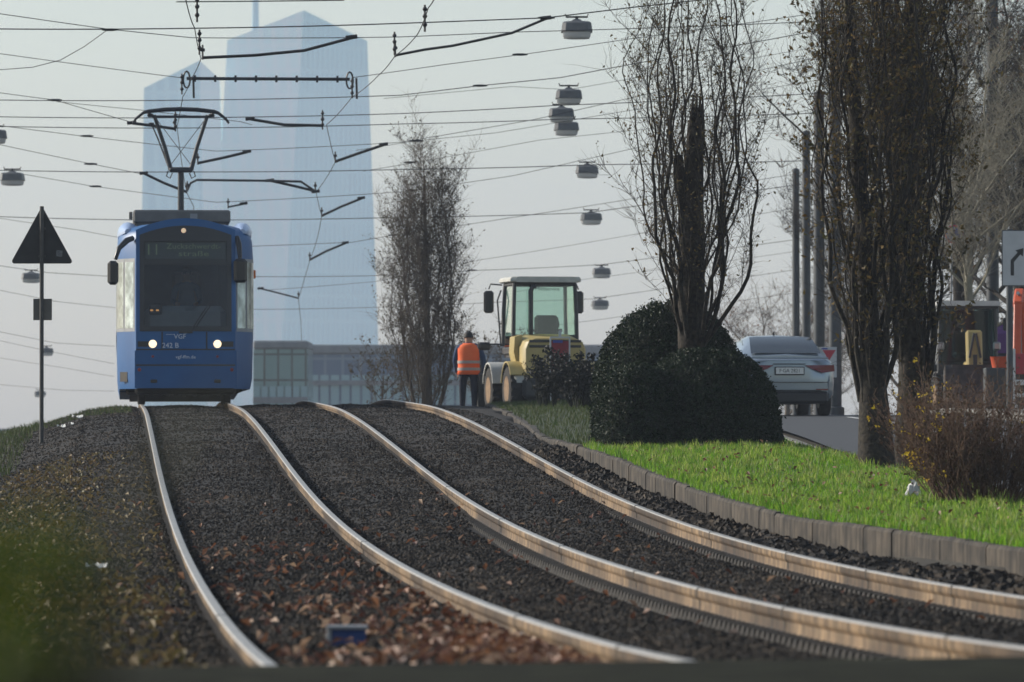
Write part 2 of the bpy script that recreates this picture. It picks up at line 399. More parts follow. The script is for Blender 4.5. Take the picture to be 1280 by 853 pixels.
rail(GA, 'steel rail with leaves heaped on its left, ending under the right wheels of the tram', False, [23.5, 29.3, 47])
rail(S - GA, 'rusty rail between the leaf-strewn track and the rail nearest the kerb', True, [24.3, 30.2, 34.6, 38.8, 45.2, 52, 60])
rail(S + GA, 'rusty rail nearest the concrete lawn kerb', True, [34.2, 38.1, 42.6, 48, 54.7, 62, 70])

# ------------------------------------------------------------------ ballast stones, leaves, grass
def rand_rot(n):
    q = rng.normal(size=(n, 4)); q /= np.linalg.norm(q, axis=1)[:, None]; a, b, c, d = q.T
    return np.stack([1 - 2 * (c * c + d * d), 2 * (b * c - a * d), 2 * (b * d + a * c), 2 * (b * c + a * d), 1 - 2 * (b * b + d * d), 2 * (c * d - a * b), 2 * (b * d - a * c), 2 * (c * d + a * b), 1 - 2 * (b * b + c * c)], 1).reshape(n, 3, 3)
CUB = np.array([(x, y, z) for x in (-1, 1) for y in (-1, 1) for z in (-1, 1)], float)
CUF = np.array([(0, 1, 3, 2), (4, 6, 7, 5), (0, 4, 5, 1), (2, 3, 7, 6), (0, 2, 6, 4), (1, 5, 7, 3)])
def scatter_so(n, s0, s1, o0, o1, power=0.0):
    s_ = rng.uniform(0, 1, n) ** (1 + power) * (s1 - s0) + s0; return s_, rng.uniform(o0, o1, n)
def stones(name, label, s_, o_, r0, r1, material, lift=.3):
    far = np.minimum(np.minimum(np.minimum(abs(o_ + GA), abs(o_ - GA)), abs(o_ - S + GA)), abs(o_ - S - GA)); ok = (far > .07) & (o_ < kin(s_) - .02) & ~((o_ > S - GA - .2) & (o_ < S - GA) & (s_ < 54)) & ~((o_ > S + GA - .2) & (o_ < S + GA) & (s_ < 54)); s_, o_, far = s_[ok], o_[ok], far[ok]
    n = len(s_); X, Y = path(s_, o_); r = rng.uniform(r0, r1, n)
    Z = bedz(s_, o_) + r * lift + np.where(far < .2, .006, 0)
    V = CUB[None] * rng.uniform(.45, 1, (n, 8, 3)) * rng.uniform(.6, 1.1, (n, 1, 3)) * r[:, None, None]
    V = np.einsum('nij,nkj->nki', rand_rot(n), V) + np.stack([X, Y, Z], 1)[:, None, :]
    Fc = (np.arange(n) * 8)[:, None, None] + CUF[None]
    return tag(arr_mesh(name, V.reshape(-1, 3), [Fc.reshape(-1, 4)], material), label, None, None, 'stuff')
m_stone = mat_island('ballast stone', [(.010, .008, .006), (.022, .018, .0135), (.034, .027, .02), (.016, .0135, .011), (.13, .105, .08), (.012, .0095, .007), (.02, .0165, .013), (.055, .044, .034)], .8, spec=.3)
def patchy(m, scale, lo, hi, p0=.38, p1=.62):      # broad damp and dusty patches
    n = m.node_tree.nodes; l = m.node_tree.links; b = n['Principled BSDF']; tc = n.new('ShaderNodeTexCoord'); no = n.new('ShaderNodeTexNoise'); no.inputs['Scale'].default_value = scale; no.inputs['Detail'].default_value = 5
    l.new(tc.outputs['Object'], no.inputs['Vector']); r = n.new('ShaderNodeValToRGB'); r.color_ramp.elements[0].position = p0; r.color_ramp.elements[1].position = p1
    r.color_ramp.elements[0].color = (*lo, 1); r.color_ramp.elements[1].color = (*hi, 1); l.new(no.outputs['Fac'], r.inputs[0])
    mx = n.new('ShaderNodeMix'); mx.data_type = 'RGBA'; mx.blend_type = 'MULTIPLY'; mx.inputs[0].default_value = 1; src = b.inputs['Base Color'].links[0].from_socket
    l.new(src, mx.inputs[6]); l.new(r.outputs[0], mx.inputs[7]); l.new(mx.outputs[2], b.inputs['Base Color'])
patchy(m_stone, .55, (.26, .225, .19), (.80, .71, .61)); patchy(m_bed, .55, (.26, .225, .19), (.80, .71, .61)); patchy(m_rust, .35, (.22, .19, .17), (1.0, 1.0, 1.0), .40, .56)
A = [scatter_so(150000, 20.5, 46, -3.4, 5.0, .5), scatter_so(80000, 46, 75, -3.2, 4.5, .3), scatter_so(36000, 75, 106, -3.4, 4.5)]
stones('gravel', 'dark broken ballast stones between and beside the rails', np.concatenate([a[0] for a in A]), np.concatenate([a[1] for a in A]), .005, .017, m_stone, .12)
s_, o_ = scatter_so(6500, 38, 72, 3.98, 4.5); s2, o2 = scatter_so(2600, 20.6, 42, 4.0, 5.2)
stones('rubble', 'heap of coarse dark stones along the foot of the lawn kerb', np.concatenate([s_, s2]), np.concatenate([o_, o2]), .022, .05, m_stone, .5)

def leaf_quads(P, size, up=None, fold=.35):
    """two-facet leaves: P (n,3); random or near-flat orientation"""
    n = len(P); Rm = rand_rot(n)
    if up is not None:      # flat leaves lying on the ground, tilted by `up` radians at most
        th = rng.uniform(0, 6.28, n); tl = rng.uniform(-up, up, (n, 2)); c, s = np.cos(th), np.sin(th)
        ax = np.stack([c, s, tl[:, 0]], 1); ay = np.stack([-s, c, tl[:, 1]], 1); az = np.cross(ax, ay); Rm = np.stack([ax, ay, az], 2)
    base = np.array([(-1, 0, 0), (-.15, .55, fold), (1, 0, .1), (-.15, -.55, fold)], float)
    V = base[None] * size[:, None, None]; V = np.einsum('nij,nkj->nki', Rm, V) + P[:, None, :]
    i = np.arange(n)[:, None] * 4
    return V.reshape(-1, 3), np.concatenate([i + np.array([0, 2, 1]), i + np.array([0, 3, 2])])
def fallen(name, label, s_, o_, r0, r1, material, up=.9, lift=.03):
    X, Y = path(s_, o_); P = np.stack([X, Y, bedz(s_, o_) + rng.uniform(.012, lift, len(s_)) + lift * .4], 1)
    V, T = leaf_quads(P, rng.uniform(r0, r1, len(s_)), up); return tag(arr_mesh(name, V, [T], material), label, None, None, 'stuff')
m_leafb = mat_island('dry leaf', [(.06, .022, .013), (.15, .052, .026), (.46, .30, .19), (.09, .03, .016), (.28, .13, .065), (.12, .042, .02), (.045, .022, .015)], .55, .25, spec=.4)
sa = np.concatenate([rng.normal(24.0, 3.0, 850).clip(20.55), rng.uniform(20.5, 25, 200), rng.normal(29, 5, 380).clip(21), rng.uniform(23, 48, 260), rng.uniform(30, 60, 420)])
oa = np.concatenate([.66 - abs(rng.normal(0, .26, 850)), rng.uniform(-.65, .65, 200), rng.uniform(-.3, .66, 380), rng.uniform(-.65, .68, 260), rng.uniform(-2.6, 3.9, 420)])
ok = (sa > 20.5) & (abs(oa + GA) > .06) & (abs(oa - GA) > .06)
fallen('fallen_leaves', 'rust-brown dry leaves drifted against the rails in the foreground', sa[ok], oa[ok], .02, .042, m_leafb)
m_leafy = mat_island('dry yellow leaf', [(.12, .09, .03), (.2, .14, .05), (.09, .05, .02), (.26, .19, .09), (.07, .07, .02)], .6, .2)
sy = np.concatenate([rng.uniform(32, 72, 3600), rng.uniform(22, 40, 900)]); oy = np.concatenate([np.minimum(rng.normal(-2.05, .55, 3600), -.9), rng.uniform(-2.6, -1.0, 900)])
fallen('leaf_litter', 'yellow and brown leaf litter scattered on the left shoulder', sy, oy, .018, .036, m_leafy, 1.1)

m_grass = mat_island('grass blade', [(.04, .105, .010), (.085, .20, .014), (.17, .30, .024), (.055, .14, .011), (.25, .31, .06), (.07, .16, .014), (.13, .13, .04)], .5, .5, spec=.35, tcol=(1.25, 1.5, .8))
m_tuft = mat_island('tuft blade', [(.04, .10, .012), (.16, .26, .03), (.30, .34, .09), (.09, .18, .02), (.34, .32, .14), (.06, .12, .02)], .5, .5, spec=.35, tcol=(1.25, 1.4, .8))
m_grassd = mat_island('verge and shade-toned blade', [(.03, .055, .014), (.05, .08, .02), (.08, .085, .03), (.04, .065, .016)], .6, .35)  # dull green of the verge; on the far lawn strip it paints shade
def blades(name, label, X, Y, Z, h0, h1, wd, material):
    n = len(X); h = rng.uniform(h0, h1, n); th = rng.uniform(0, 6.28, n); c, s = np.cos(th), np.sin(th); wv = wd * rng.uniform(.7, 1.3, n)
    ln = rng.uniform(.05, .55, n) * h; az = rng.uniform(0, 6.28, n); lx, ly = ln * np.cos(az), ln * np.sin(az)
    P = np.stack([X, Y, Z], 1); d = np.stack([c * wv, s * wv, 0 * c], 1)
    mid = P + np.stack([lx * .35, ly * .35, h * .6], 1); tip = P + np.stack([lx, ly, h], 1)
    V = np.stack([P - d, P + d, mid + d * .75, mid - d * .75, tip], 1).reshape(-1, 3); i = np.arange(n)[:, None] * 5
    return tag(arr_mesh(name, V, [i + np.array([0, 1, 2, 3]), i + np.array([3, 2, 4])], material), label, None, None, 'stuff')
patchy(m_grass, 2.2, (.55, .60, .6), (1.5, 1.32, 1.1), .40, .60); N = 230000
s_ = np.concatenate([rng.uniform(29, 72, int(N * .74)), rng.uniform(72, 118, N - int(N * .74))]); t = rng.uniform(.1, 3.9, N); o_ = kin(s_) + t
X, Y = path(s_, o_); ok = (X / Y * F > -60) & (X / Y * F < 1100) & ((s_ < 70) | (o_ > kin(s_) + 2.4)); X, Y, s_, o_ = X[ok], Y[ok], s_[ok], o_[ok]
pat = np.clip(.75 + .45 * fbm(X, Y, 21, 3, 1.6), .35, 1.3); keep = rng.uniform(0, 1, len(X)) < pat
blades('grass', 'bright short grass growing on the median lawn', X[keep], Y[keep], gz(s_, o_)[keep] - .01, .025, .085 * np.clip(.85 + .55 * fbm(X, Y, 33, 3, 5.0), .45, 1.7)[keep], .0045, m_grass)
# tufts, thin spots and strays that break up the lawn
nt_ = 1500; st_, ot_ = rng.uniform(34, 70, nt_), rng.uniform(.15, 3.8, nt_); reps = rng.integers(10, 40, nt_); sp_ = np.repeat(rng.uniform(.02, .09, nt_), reps)
s_ = np.repeat(st_, reps) + rng.normal(0, 1, reps.sum()) * sp_; o_ = kin(s_) + np.clip(np.repeat(ot_, reps) + rng.normal(0, 1, reps.sum()) * sp_, .08, 3.9); X, Y = path(s_, o_)
blades('grass_tufts', 'taller tufts standing out of the short lawn grass', X, Y, gz(s_, o_) - .01, .05, np.repeat(rng.uniform(.07, .15, nt_), reps), .005, m_tuft)
s_ = rng.uniform(36, 70, 500); o_ = kin(s_) + rng.uniform(.1, 3.7, 500); X, Y = path(s_, o_); V, T = leaf_quads(np.stack([X, Y, gz(s_, o_) + rng.uniform(.04, .1, 500)], 1), rng.uniform(.015, .035, 500), .8)
tag(arr_mesh('lawn_leaves', V, [T], m_leafb), 'a few brown leaves caught in the lawn grass', kind='stuff')
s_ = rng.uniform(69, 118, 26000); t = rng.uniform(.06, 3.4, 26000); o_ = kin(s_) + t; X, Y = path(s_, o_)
blades('shade_dulled_grass', 'lawn grass coloured dull to give shade between the round hedge and the loader', X, Y, gz(s_, o_) - .02, .03, .11, .006, m_grassd)  # shade on this lawn strip is put into the blade colour
# edge tufts hanging over the kerb
s_ = rng.uniform(29, 69, 4000); o_ = kin(s_) + rng.uniform(.05, .2, 4000); X, Y = path(s_, o_)
blades('kerb_grass', 'longer grass fringe leaning over the edge of the lawn kerb', X, Y, KZ(s_) + KERB_H(s_) - .03, .05, .14, .0045, m_grass)
# verge on the left slope
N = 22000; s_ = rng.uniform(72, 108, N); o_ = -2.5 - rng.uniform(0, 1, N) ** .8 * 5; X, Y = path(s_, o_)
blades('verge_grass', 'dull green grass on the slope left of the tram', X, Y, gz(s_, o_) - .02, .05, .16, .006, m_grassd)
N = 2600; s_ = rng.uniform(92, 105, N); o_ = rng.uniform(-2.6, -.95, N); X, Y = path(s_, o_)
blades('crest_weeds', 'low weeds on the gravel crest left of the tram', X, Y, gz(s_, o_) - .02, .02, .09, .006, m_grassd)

# ------------------------------------------------------------------ air
m_haze = bpy.data.materials.new('haze air'); m_haze.use_nodes = True; n = m_haze.node_tree.nodes; n.remove(n['Principled BSDF'])
pv = n.new('ShaderNodeVolumePrincipled'); pv.inputs['Color'].default_value = (.75, .84, 1, 1); pv.inputs['Density'].default_value = HAZE
m_haze.node_tree.links.new(pv.outputs[0], n['Material Output'].inputs['Volume'])
hz = MB().box((0, 1680, 66), (1240, 3460, 160)).build('haze', m_haze, smooth=0); tag(hz, kind='stuff')

# ------------------------------------------------------------------ far buildings
def mat_facade(name, c1, c2, line, sx, sz, rough=.35, metal=.0, mort=.08):
    m = bpy.data.materials.new(name); m.use_nodes = True; n = m.node_tree.nodes; l = m.node_tree.links; b = n['Principled BSDF']
    b.inputs['Roughness'].default_value = rough; b.inputs['Metallic'].default_value = metal
    tc = n.new('ShaderNodeTexCoord'); sep = n.new('ShaderNodeSeparateXYZ'); l.new(tc.outputs['Object'], sep.inputs[0])
    ad = n.new('ShaderNodeMath'); l.new(sep.outputs[0], ad.inputs[0]); l.new(sep.outputs[1], ad.inputs[1])
    cb = n.new('ShaderNodeCombineXYZ'); l.new(ad.outputs[0], cb.inputs[0]); l.new(sep.outputs[2], cb.inputs[1])
    br = n.new('ShaderNodeTexBrick'); br.offset = 0; br.inputs['Color1'].default_value = (*c1, 1); br.inputs['Color2'].default_value = (*c2, 1); br.inputs['Mortar'].default_value = (*line, 1)
    br.inputs['Scale'].default_value = 1; br.inputs['Mortar Size'].default_value = min(sx, sz) * mort; br.inputs['Brick Width'].default_value = sx; br.inputs['Row Height'].default_value = sz
    l.new(cb.outputs[0], br.inputs['Vector']); l.new(br.outputs[0], b.inputs['Base Color']); return m
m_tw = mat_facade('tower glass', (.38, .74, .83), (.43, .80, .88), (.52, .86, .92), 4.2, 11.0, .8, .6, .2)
m_tw2 = mat_facade('tower glass lit facet', (.78, .97, .98), (.82, .98, .99), (.88, .98, .99), 4.2, 11.0, .8, .6, .2)  # brighter copy of the tower glass: light on these facets put into the colour
D = 2500.0
def P3(px, py, d): return at(px, py, d)
root = thing('skyscraper', 'twin-towered glass skyscraper with slanted roofs, pale blue in the haze behind the tram', 'skyscraper', (P3(380, 540, D).x, D, -6))
o0 = Vector(root.location)
def tower(pts_bottom, pts_top, name, mats, faces_m=None):
    n = len(pts_bottom); mb = MB(); vs = [Vector(p) - o0 for p in pts_bottom + pts_top]
    for i in range(n):
        j = (i + 1) % n; mb.add([vs[i], vs[j], vs[n + j], vs[n + i]], [(0, 1, 2, 3)], faces_m[i] if faces_m else 0)
    mb.add(vs[n:], [tuple(range(n))], 0)
    return mb.build(name, mats, root, smooth=0)
def q(px, py, dd): v = at(px, py, D); return Vector((v.x, D + dd, v.z))
def plane_d(A, B, C_, px, py):      # depth that keeps a fourth corner in the plane of three others (facets stay flat)
    M_ = np.array([[p[0], p[1], 1] for p in (A, B, C_)], float); k = np.linalg.solve(M_, np.array([p[2] for p in (A, B, C_)], float)); return float(k @ np.array([px, py, 1]))
# tall tower: its front edge runs from the roof peak down; both facets are flat
apx, tl, tr, bf = (380, 13, -2), (283, 49, 6), (457, 46, 26), (346, 556, -8)
bl = (256, 556, plane_d(apx, tl, bf, 256, 556)); br = (475, 556, plane_d(apx, tr, bf, 475, 556))
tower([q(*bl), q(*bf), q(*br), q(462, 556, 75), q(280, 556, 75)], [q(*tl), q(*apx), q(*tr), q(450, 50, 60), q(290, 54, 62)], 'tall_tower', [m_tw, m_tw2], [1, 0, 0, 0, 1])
apx, tl, tr, bf = (253, 80, -24), (183, 113, -18), (276, 101, -14), (264, 556, -30)
bl = (177, 556, plane_d(apx, tl, bf, 177, 556)); br = (288, 556, plane_d(apx, tr, bf, 288, 556))
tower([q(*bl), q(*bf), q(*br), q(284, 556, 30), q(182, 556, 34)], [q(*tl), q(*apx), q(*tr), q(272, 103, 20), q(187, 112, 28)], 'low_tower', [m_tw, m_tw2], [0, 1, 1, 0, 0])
mb = MB(); p0, p1 = q(315, 40, 30) - o0, q(315, -34, 30) - o0; mb.tube([p0, p1], [1.7, 1.2], 8); mb.build('mast', mat('mast steel', (.30, .44, .52), None, rough=.7), root)
mb = MB(); a, b = q(259, 96, 6) - o0, q(294, 556, 30) - o0
mb.box(((a.x + b.x) / 2, 48, (a.z + b.z) / 2 - 8), (abs(b.x - a.x) + 4, 20, abs(a.z - b.z) - 14)); mb.build('atrium', mat('atrium glass', (.40, .55, .63), None, rough=.7), root)

m_slab = mat('roof slab', (.16, .17, .18), (.2, .21, .22), 2, .8)
m_gl = mat_facade('glass hall', (.14, .24, .24), (.19, .30, .30), (.05, .07, .07), .8, 1.5, .15)
m_bl = mat_facade('blue hall', (.05, .09, .16), (.08, .13, .21), (.14, .19, .25), 1.3, 1.6, .25)
def building(name, label, px0, px1, py, d, depth, mwall, mroof, bands=0, zb=-9, roof_t=1.0, panes=None):
    a, b = at(px0, py, d), at(px1, py, d); r = thing(name, label, 'building', ((a.x + b.x) / 2, d, zb)); w_ = b.x - a.x; h = a.z - zb
    mb = MB().box((0, depth / 2, (h - roof_t) / 2), (w_ * .985, depth * .97, h - roof_t)); mb.build('wall', mwall, r, smooth=0)
    mb = MB().box((0, depth / 2, h - roof_t / 2), (w_, depth, roof_t), bev=.1); mb.build('roof', mroof, r, smooth=0)
    if bands:
        for k in range(bands):
            z = 2 + (h - roof_t - 2) * (k + .5) / bands
            MB().box((0, .12, z), (w_ * .99, .4, .35)).build('parapet', mroof, r, smooth=0)
    if panes:
        n_, zc, hh = panes
        for k in range(n_):
            x = -w_ / 2 + w_ * (k + .5) / n_
            MB().box((x, depth * .015 - .06, zc), (w_ / n_ * .8, .1, hh)).build('window', m_pane, r, smooth=0)
    return r
m_pane = mat('far window glass', (.20, .33, .38), None, rough=.15, spec=.8)
building('glass_hall', 'greenish glass hall with a flat dark roof just right of the tram', 316, 385, 426, 330, 9, m_gl, m_slab, 2, roof_t=.5, panes=(7, 10.2, 2.9))
building('long_office', 'long low blue-grey building on the skyline behind loader and worker', 386, 830, 431, 420, 14, m_bl, m_slab, 3, roof_t=.7, panes=(34, 12.1, 2.2))
building('far_shed', 'low grey flat-roofed shed far off at the left picture edge', -60, 29, 536, 900, 20, m_slab, m_slab, 0, roof_t=.4, panes=(5, 5.2, 1.6))

# ------------------------------------------------------------------ vegetation
m_bark = mat('poplar bark', (.012, .010, .0075), (.042, .033, .023), 22, .95, bump=.8)
m_bark2 = mat('grey brown twig', (.07, .055, .043), (.11, .09, .07), 6, .95)  # lightened for distant trees: haze is put into the colour
m_leafo = mat_island('sparse olive leaf', [(.07, .055, .018), (.12, .085, .025), (.06, .06, .02), (.17, .11, .033), (.10, .06, .02)], .6, .3)
m_leafr = mat_island('russet leaf', [(.16, .06, .03), (.22, .09, .04), (.12, .05, .03)], .6, .3)
m_leafg = mat_island('grey olive leaf', [(.07, .06, .04), (.10, .08, .05), (.06, .055, .035)], .7, .3)
RT = random.Random(11)
class Twigs:
    """fast thin tapering branches: straight 3-sided segments gathered in arrays"""
    def __init__(s): s.v = []; s.f = []; s.nv = 0; s.pts = []
    def tube(s, pts, r0, r1, n=3):
        P = np.array(pts, float); N = len(P); s.pts.append(np.concatenate([P[1:], np.full((N - 1, 1), r0)], 1)); T = np.gradient(P, axis=0); T /= np.linalg.norm(T, axis=1)[:, None] + 1e-9
        a = np.cross(T, [.31, .82, .11]); a /= np.linalg.norm(a, axis=1)[:, None] + 1e-9; b = np.cross(T, a); r = np.linspace(r0, r1, N)[:, None, None]
        an = np.arange(n) * 2 * np.pi / n; V = P[:, None] + r * (a[:, None] * np.cos(an)[None, :, None] + b[:, None] * np.sin(an)[None, :, None])
        s.v.append(V.reshape(-1, 3)); i = (np.arange(N - 1) * n)[:, None]; k = np.arange(n)[None]; k2 = (k + 1) % n
        s.f.append((np.stack([i + k, i + k2, i + n + k2, i + n + k], -1).reshape(-1, 4)) + s.nv); s.nv += N * n
    def fuzz(s, leaves, n, l0, l1, r, up, leafn, seed, center=None, zlim=None):
        """many fine twigs springing from points of the branches already grown"""
        g = np.random.default_rng(seed); P = np.concatenate(s.pts)[:, :3]
        if zlim: P = P[P[:, 2] < zlim]
        P = P[g.integers(0, len(P), n)] + g.normal(0, .01, (n, 3)); d = g.normal(0, 1, (n, 3)); d[:, 2] = abs(d[:, 2]) * .5 + up; d /= np.linalg.norm(d, axis=1)[:, None]
        L = g.uniform(l0, l1, n) * g.uniform(.5, 1, n); pts = [P]
        for k in range(3):
            d = d + g.normal(0, .22, (n, 3)) + np.array([0, 0, .12]); d /= np.linalg.norm(d, axis=1)[:, None]; pts.append(pts[-1] + d * (L / 3)[:, None])
        a = np.cross(d, [.3, .8, .1]); a /= np.linalg.norm(a, axis=1)[:, None] + 1e-9; b = np.cross(d, a); V = []
        for k, rr in enumerate((r, r * .8, r * .55, r * .3)):
            for an in (0, 2.094, 4.189): V.append(pts[k] + rr * (a * np.cos(an) + b * np.sin(an)))
        V = np.stack(V, 1); i = (np.arange(n) * 12)[:, None, None] + s.nv; Fq = np.array([[k * 3 + j, k * 3 + (j + 1) % 3, k * 3 + 3 + (j + 1) % 3, k * 3 + 3 + j] for k in range(3) for j in range(3)])
        s.v.append(V.reshape(-1, 3)); s.f.append((i + Fq[None]).reshape(-1, 4)); s.nv += n * 12
        on = g.uniform(0, 1, n) < leafn * .62      # some twigs still carry leaves, most are bare
        for k in (1, 2, 3, 3):
            m = on & (g.uniform(0, 1, n) < .72); leaves += list(pts[k][m] + g.normal(0, .018, (m.sum(), 3)))
    def mesh(s, name, m, parent): return arr_mesh(name, np.concatenate(s.v), [np.concatenate(s.f)], m, parent=parent, smooth=True)
def grow(tw, leaves, p, d, length, r, depth, up, wig, spawn, leafn, seg=.16, sidelen=.45, ang=.5, n=4):
    """one branch that bends towards `up`, spawning side twigs"""
    p = np.array(p, float); d = np.array(d, float); d /= np.linalg.norm(d); N = max(3, int(length / seg)); pts = [p.copy()]; st = length / N
    for i in range(N):
        d = d + np.array([RT.gauss(0, wig), RT.gauss(0, wig), RT.gauss(0, wig * .5) + up]); d /= np.linalg.norm(d); p = p + d * st; pts.append(p.copy())
        if depth > 0 and i > 0 and RT.random() < spawn:
            az = RT.uniform(0, 6.283); v = np.array([math.cos(az), math.sin(az), 0]); sd = d * math.cos(ang) + v * math.sin(ang) * RT.uniform(.6, 1.3)
            grow(tw, leaves, p, sd, length * sidelen * RT.uniform(.5, 1.1) * (1 - .5 * i / N), max(.0025, r * (1 - .7 * i / N) * .45), depth - 1, up * 1.2, wig * 1.2, spawn, leafn, seg * .8, sidelen, ang, 3)
        if depth <= 1 and leafn and RT.random() < leafn:
            leaves.append(p + np.array([RT.gauss(0, .03), RT.gauss(0, .03), RT.gauss(0, .03)]))
    tw.tube(pts, r, max(.0018, r * .25), n)

def poplar(label, X, Y, zb, height, trunk, limbs, spread, mb_, ml, leaf=(.016, .03), base=.3, seed=1, stump=None, group=None, limb_r=.018, open_=.7, lean=0, pw=.8, thick=6, fz=5000, fl=(.15, .5), leafn=.25, wob=.05, fr=.0035, cone=.25, ztop=99, spawn=.5):
    """upright poplar: a trunk, many steep thin stems that swing out and rise, fine twigs and sparse leaves"""
    global RT; RT = random.Random(seed)
    root = thing('poplar_tree', label, 'tree', (X, Y, zb), group=group); mb = MB()
    th = stump or height * .8; pts = []; rad = []; ph = RT.uniform(0, 6)
    for i in range(14):
        t = i / 13; pts.append((lean * t * th + .04 * math.sin(ph + 3 * t), .03 * math.cos(ph + 2 * t), t * th - .1 * (i == 0))); rad.append(trunk * (1.25 - .35 * min(1, t * 5)) * (1 - (.8 * t if not stump else .40 * t ** 3)) * (1 + .07 * math.sin(9 * t + ph)))
    mb.tube(pts, rad, 10); tw = Twigs(); lv = []
    if stump:
        for k in range(8):
            a = k * .8; c = Vector(pts[-1]) + Vector((math.cos(a), math.sin(a), 0)) * rad[-1] * .5; mb.tube([c - Vector((0, 0, .4)), c - Vector((0, 0, .1)), c + Vector((.02, 0, -.05 + .45 * RT.random() ** 1.5))], [rad[-1] * .7, rad[-1] * .5, .006], 5)
        mb.tube([(-.02, .02, th * .55), (-.17, 0, th * .8), (-.19, .02, th * .9)], [.09, .07, .05], 7)
    for k in range(limbs):
        big = k < thick; a = k * 2.4 + RT.uniform(-.5, .5); h0 = base + (th * .6 - base) * (0 if big else RT.random() ** 1.5); rr = spread * (.35 + .65 * RT.random() ** pw); tt = min(1, h0 / th)
        c = Vector((lean * tt * th, 0, 0)); tr = trunk * (1 - .7 * tt) * .7; top = height * RT.uniform(.65, 1.02) * (1 - .25 * (rr / spread) ** 2); top = max(top, h0 + 1.0)
        P = []; n_ = max(8, int((top - h0) / .16)); wx, wy, w2 = RT.uniform(0, 6), RT.uniform(0, 6), RT.uniform(1.6, 3.2)
        for i in range(n_ + 1):
            t = i / n_; z = h0 + (top - h0) * t; f_ = tr + (rr - tr) * (1 - math.exp(-(z - h0) / open_)) * (1 + cone * t); f_ *= 1 - .45 * max(0, t - .7) / .3
            q_ = min(1, t * 5); P.append((c.x + math.cos(a) * f_ + (wob * math.sin(wx + z * w2) + wob * .5 * math.sin(wy + z * 6.1) + RT.gauss(0, .006)) * q_, math.sin(a) * f_ + wob * math.cos(wy + z * w2) * q_ + RT.gauss(0, .006), z))
        r0 = limb_r * (RT.uniform(1.3, 2.0) if big else RT.uniform(.45, 1.05)); tw.tube(P, r0, r0 * .18 + .0015, 5)
        for i in range(2, n_, 1):
            if RT.random() < spawn and P[i][2] < ztop:
                az = RT.uniform(0, 6.283) if RT.random() < .5 else a + RT.gauss(0, .7); e = RT.uniform(.35, .8)
                grow(tw, lv, P[i], (math.cos(az) * e, math.sin(az) * e, .8), RT.uniform(.3, 1.1), max(.0045, r0 * .38 * (1 - t * .5)), 1, .07, .12, .35, .15, .12, .45, .5, 3)
    tw.fuzz(lv, fz, fl[0], fl[1], fr, .45, leafn, seed, zlim=ztop)
    mb.build('trunk', mb_, root, smooth=60); cr = tw.mesh('crown', mb_, root)
    if lv:
        P = np.array(lv); V, T = leaf_quads(P, np.random.default_rng(seed).uniform(leaf[0], leaf[1], len(P))); arr_mesh('leaves', V, [T], ml, parent=cr)
    return root
def gx(px, d): return (px - 640) / F * d
GP = 'half-bare poplars on the median lawn'
poplar('half-bare poplar with a torn black stump, growing out of the round hedge', gx(868, 70), 70.0, ground(gx(868, 70), 70), 7.6, .185, 28, .80, m_bark, m_leafo, seed=5, stump=3.95, base=1.2, group=GP, limb_r=.020, open_=.75, thick=8, fz=4000, fl=(.15, .6), leafn=.45, ztop=6.8, wob=.06, fr=.003, spawn=.42)
poplar('dense brownish poplar on the lawn, its narrow trunk left of its twin', gx(1092, 63), 63.0, ground(gx(1092, 63), 63) - .02, 7.8, .17, 36, .80, m_bark, m_leafo, seed=8, base=.75, leaf=(.02, .042), group=GP, limb_r=.019, open_=2.5, thick=9, fz=4200, fl=(.15, .6), leafn=.75, lean=-.05, ztop=6.8, cone=.55, fr=.003, spawn=.3, wob=.07)
poplar('dense brownish poplar with a thick dark trunk beside the brown flowering bush', gx(1141, 64.5), 64.5, ground(gx(1141, 64.5), 64.5) - .02, 8.0, .205, 38, .62, m_bark, m_leafo, seed=12, base=.85, leaf=(.02, .042), group=GP, limb_r=.020, open_=4.0, thick=9, fz=4200, fl=(.15, .6), leafn=.75, lean=.0, ztop=6.8, cone=.75, fr=.003, spawn=.3, wob=.07)
Xm = gx(532, 128); poplar('tall grey-brown poplar beyond the crest, left of the worker', Xm, 128.0, ground(Xm, 128), 7.4, .13, 46, .86, m_bark2, m_leafg, leaf=(.02, .036), seed=21, base=.2, limb_r=.016, open_=.9, thick=8, fz=8500, fl=(.2, .75), leafn=.45, cone=-.15, fr=.004)

m_parkbark = mat('park tree bark', (.022, .018, .014), (.045, .037, .029), 6, .95)
def bare_tree(name, label, X, Y, h, trunk, spread, seed, mb_, ml, leafn, nb=9, depth=3, zb=None, leaf=(.022, .045), spawn=.5, fz=9000):
    global RT; RT = random.Random(seed); root = thing(name, label, 'tree', (X, Y, ground(X, Y) - .03 if zb is None else zb)); tw0 = MB()
    tw = Twigs(); lv = []; th = h * .35
    tw0.tube([(0, 0, -.1), (.02, 0, th * .5), (-.02, .01, th), (.03, 0, h * .62)], [trunk * 1.3, trunk, trunk * .8, trunk * .35], 8)
    for k in range(nb):
        a = k * 2.4 + RT.uniform(-.3, .3); z = th * .6 + (h * .6 - th * .6) * k / nb; e = RT.uniform(.25, .8)
        grow(tw, lv, (0, 0, z), (math.cos(a) * spread, math.sin(a) * spread, e), h * RT.uniform(.35, .6), trunk * .34, depth, .05, .11, spawn, leafn, h * .03, .55, .7, 4)
    if fz: tw.fuzz(lv, fz, h * .03, h * .10, .0022 + h * .00035, .3, leafn * .6, seed)
    tw0.build('trunk', mb_, root, smooth=60); cr = tw.mesh('crown', mb_, root)
    if lv: V, T = leaf_quads(np.array(lv), np.random.default_rng(seed).uniform(leaf[0], leaf[1], len(lv))); arr_mesh('leaves', V, [T], ml, parent=cr)
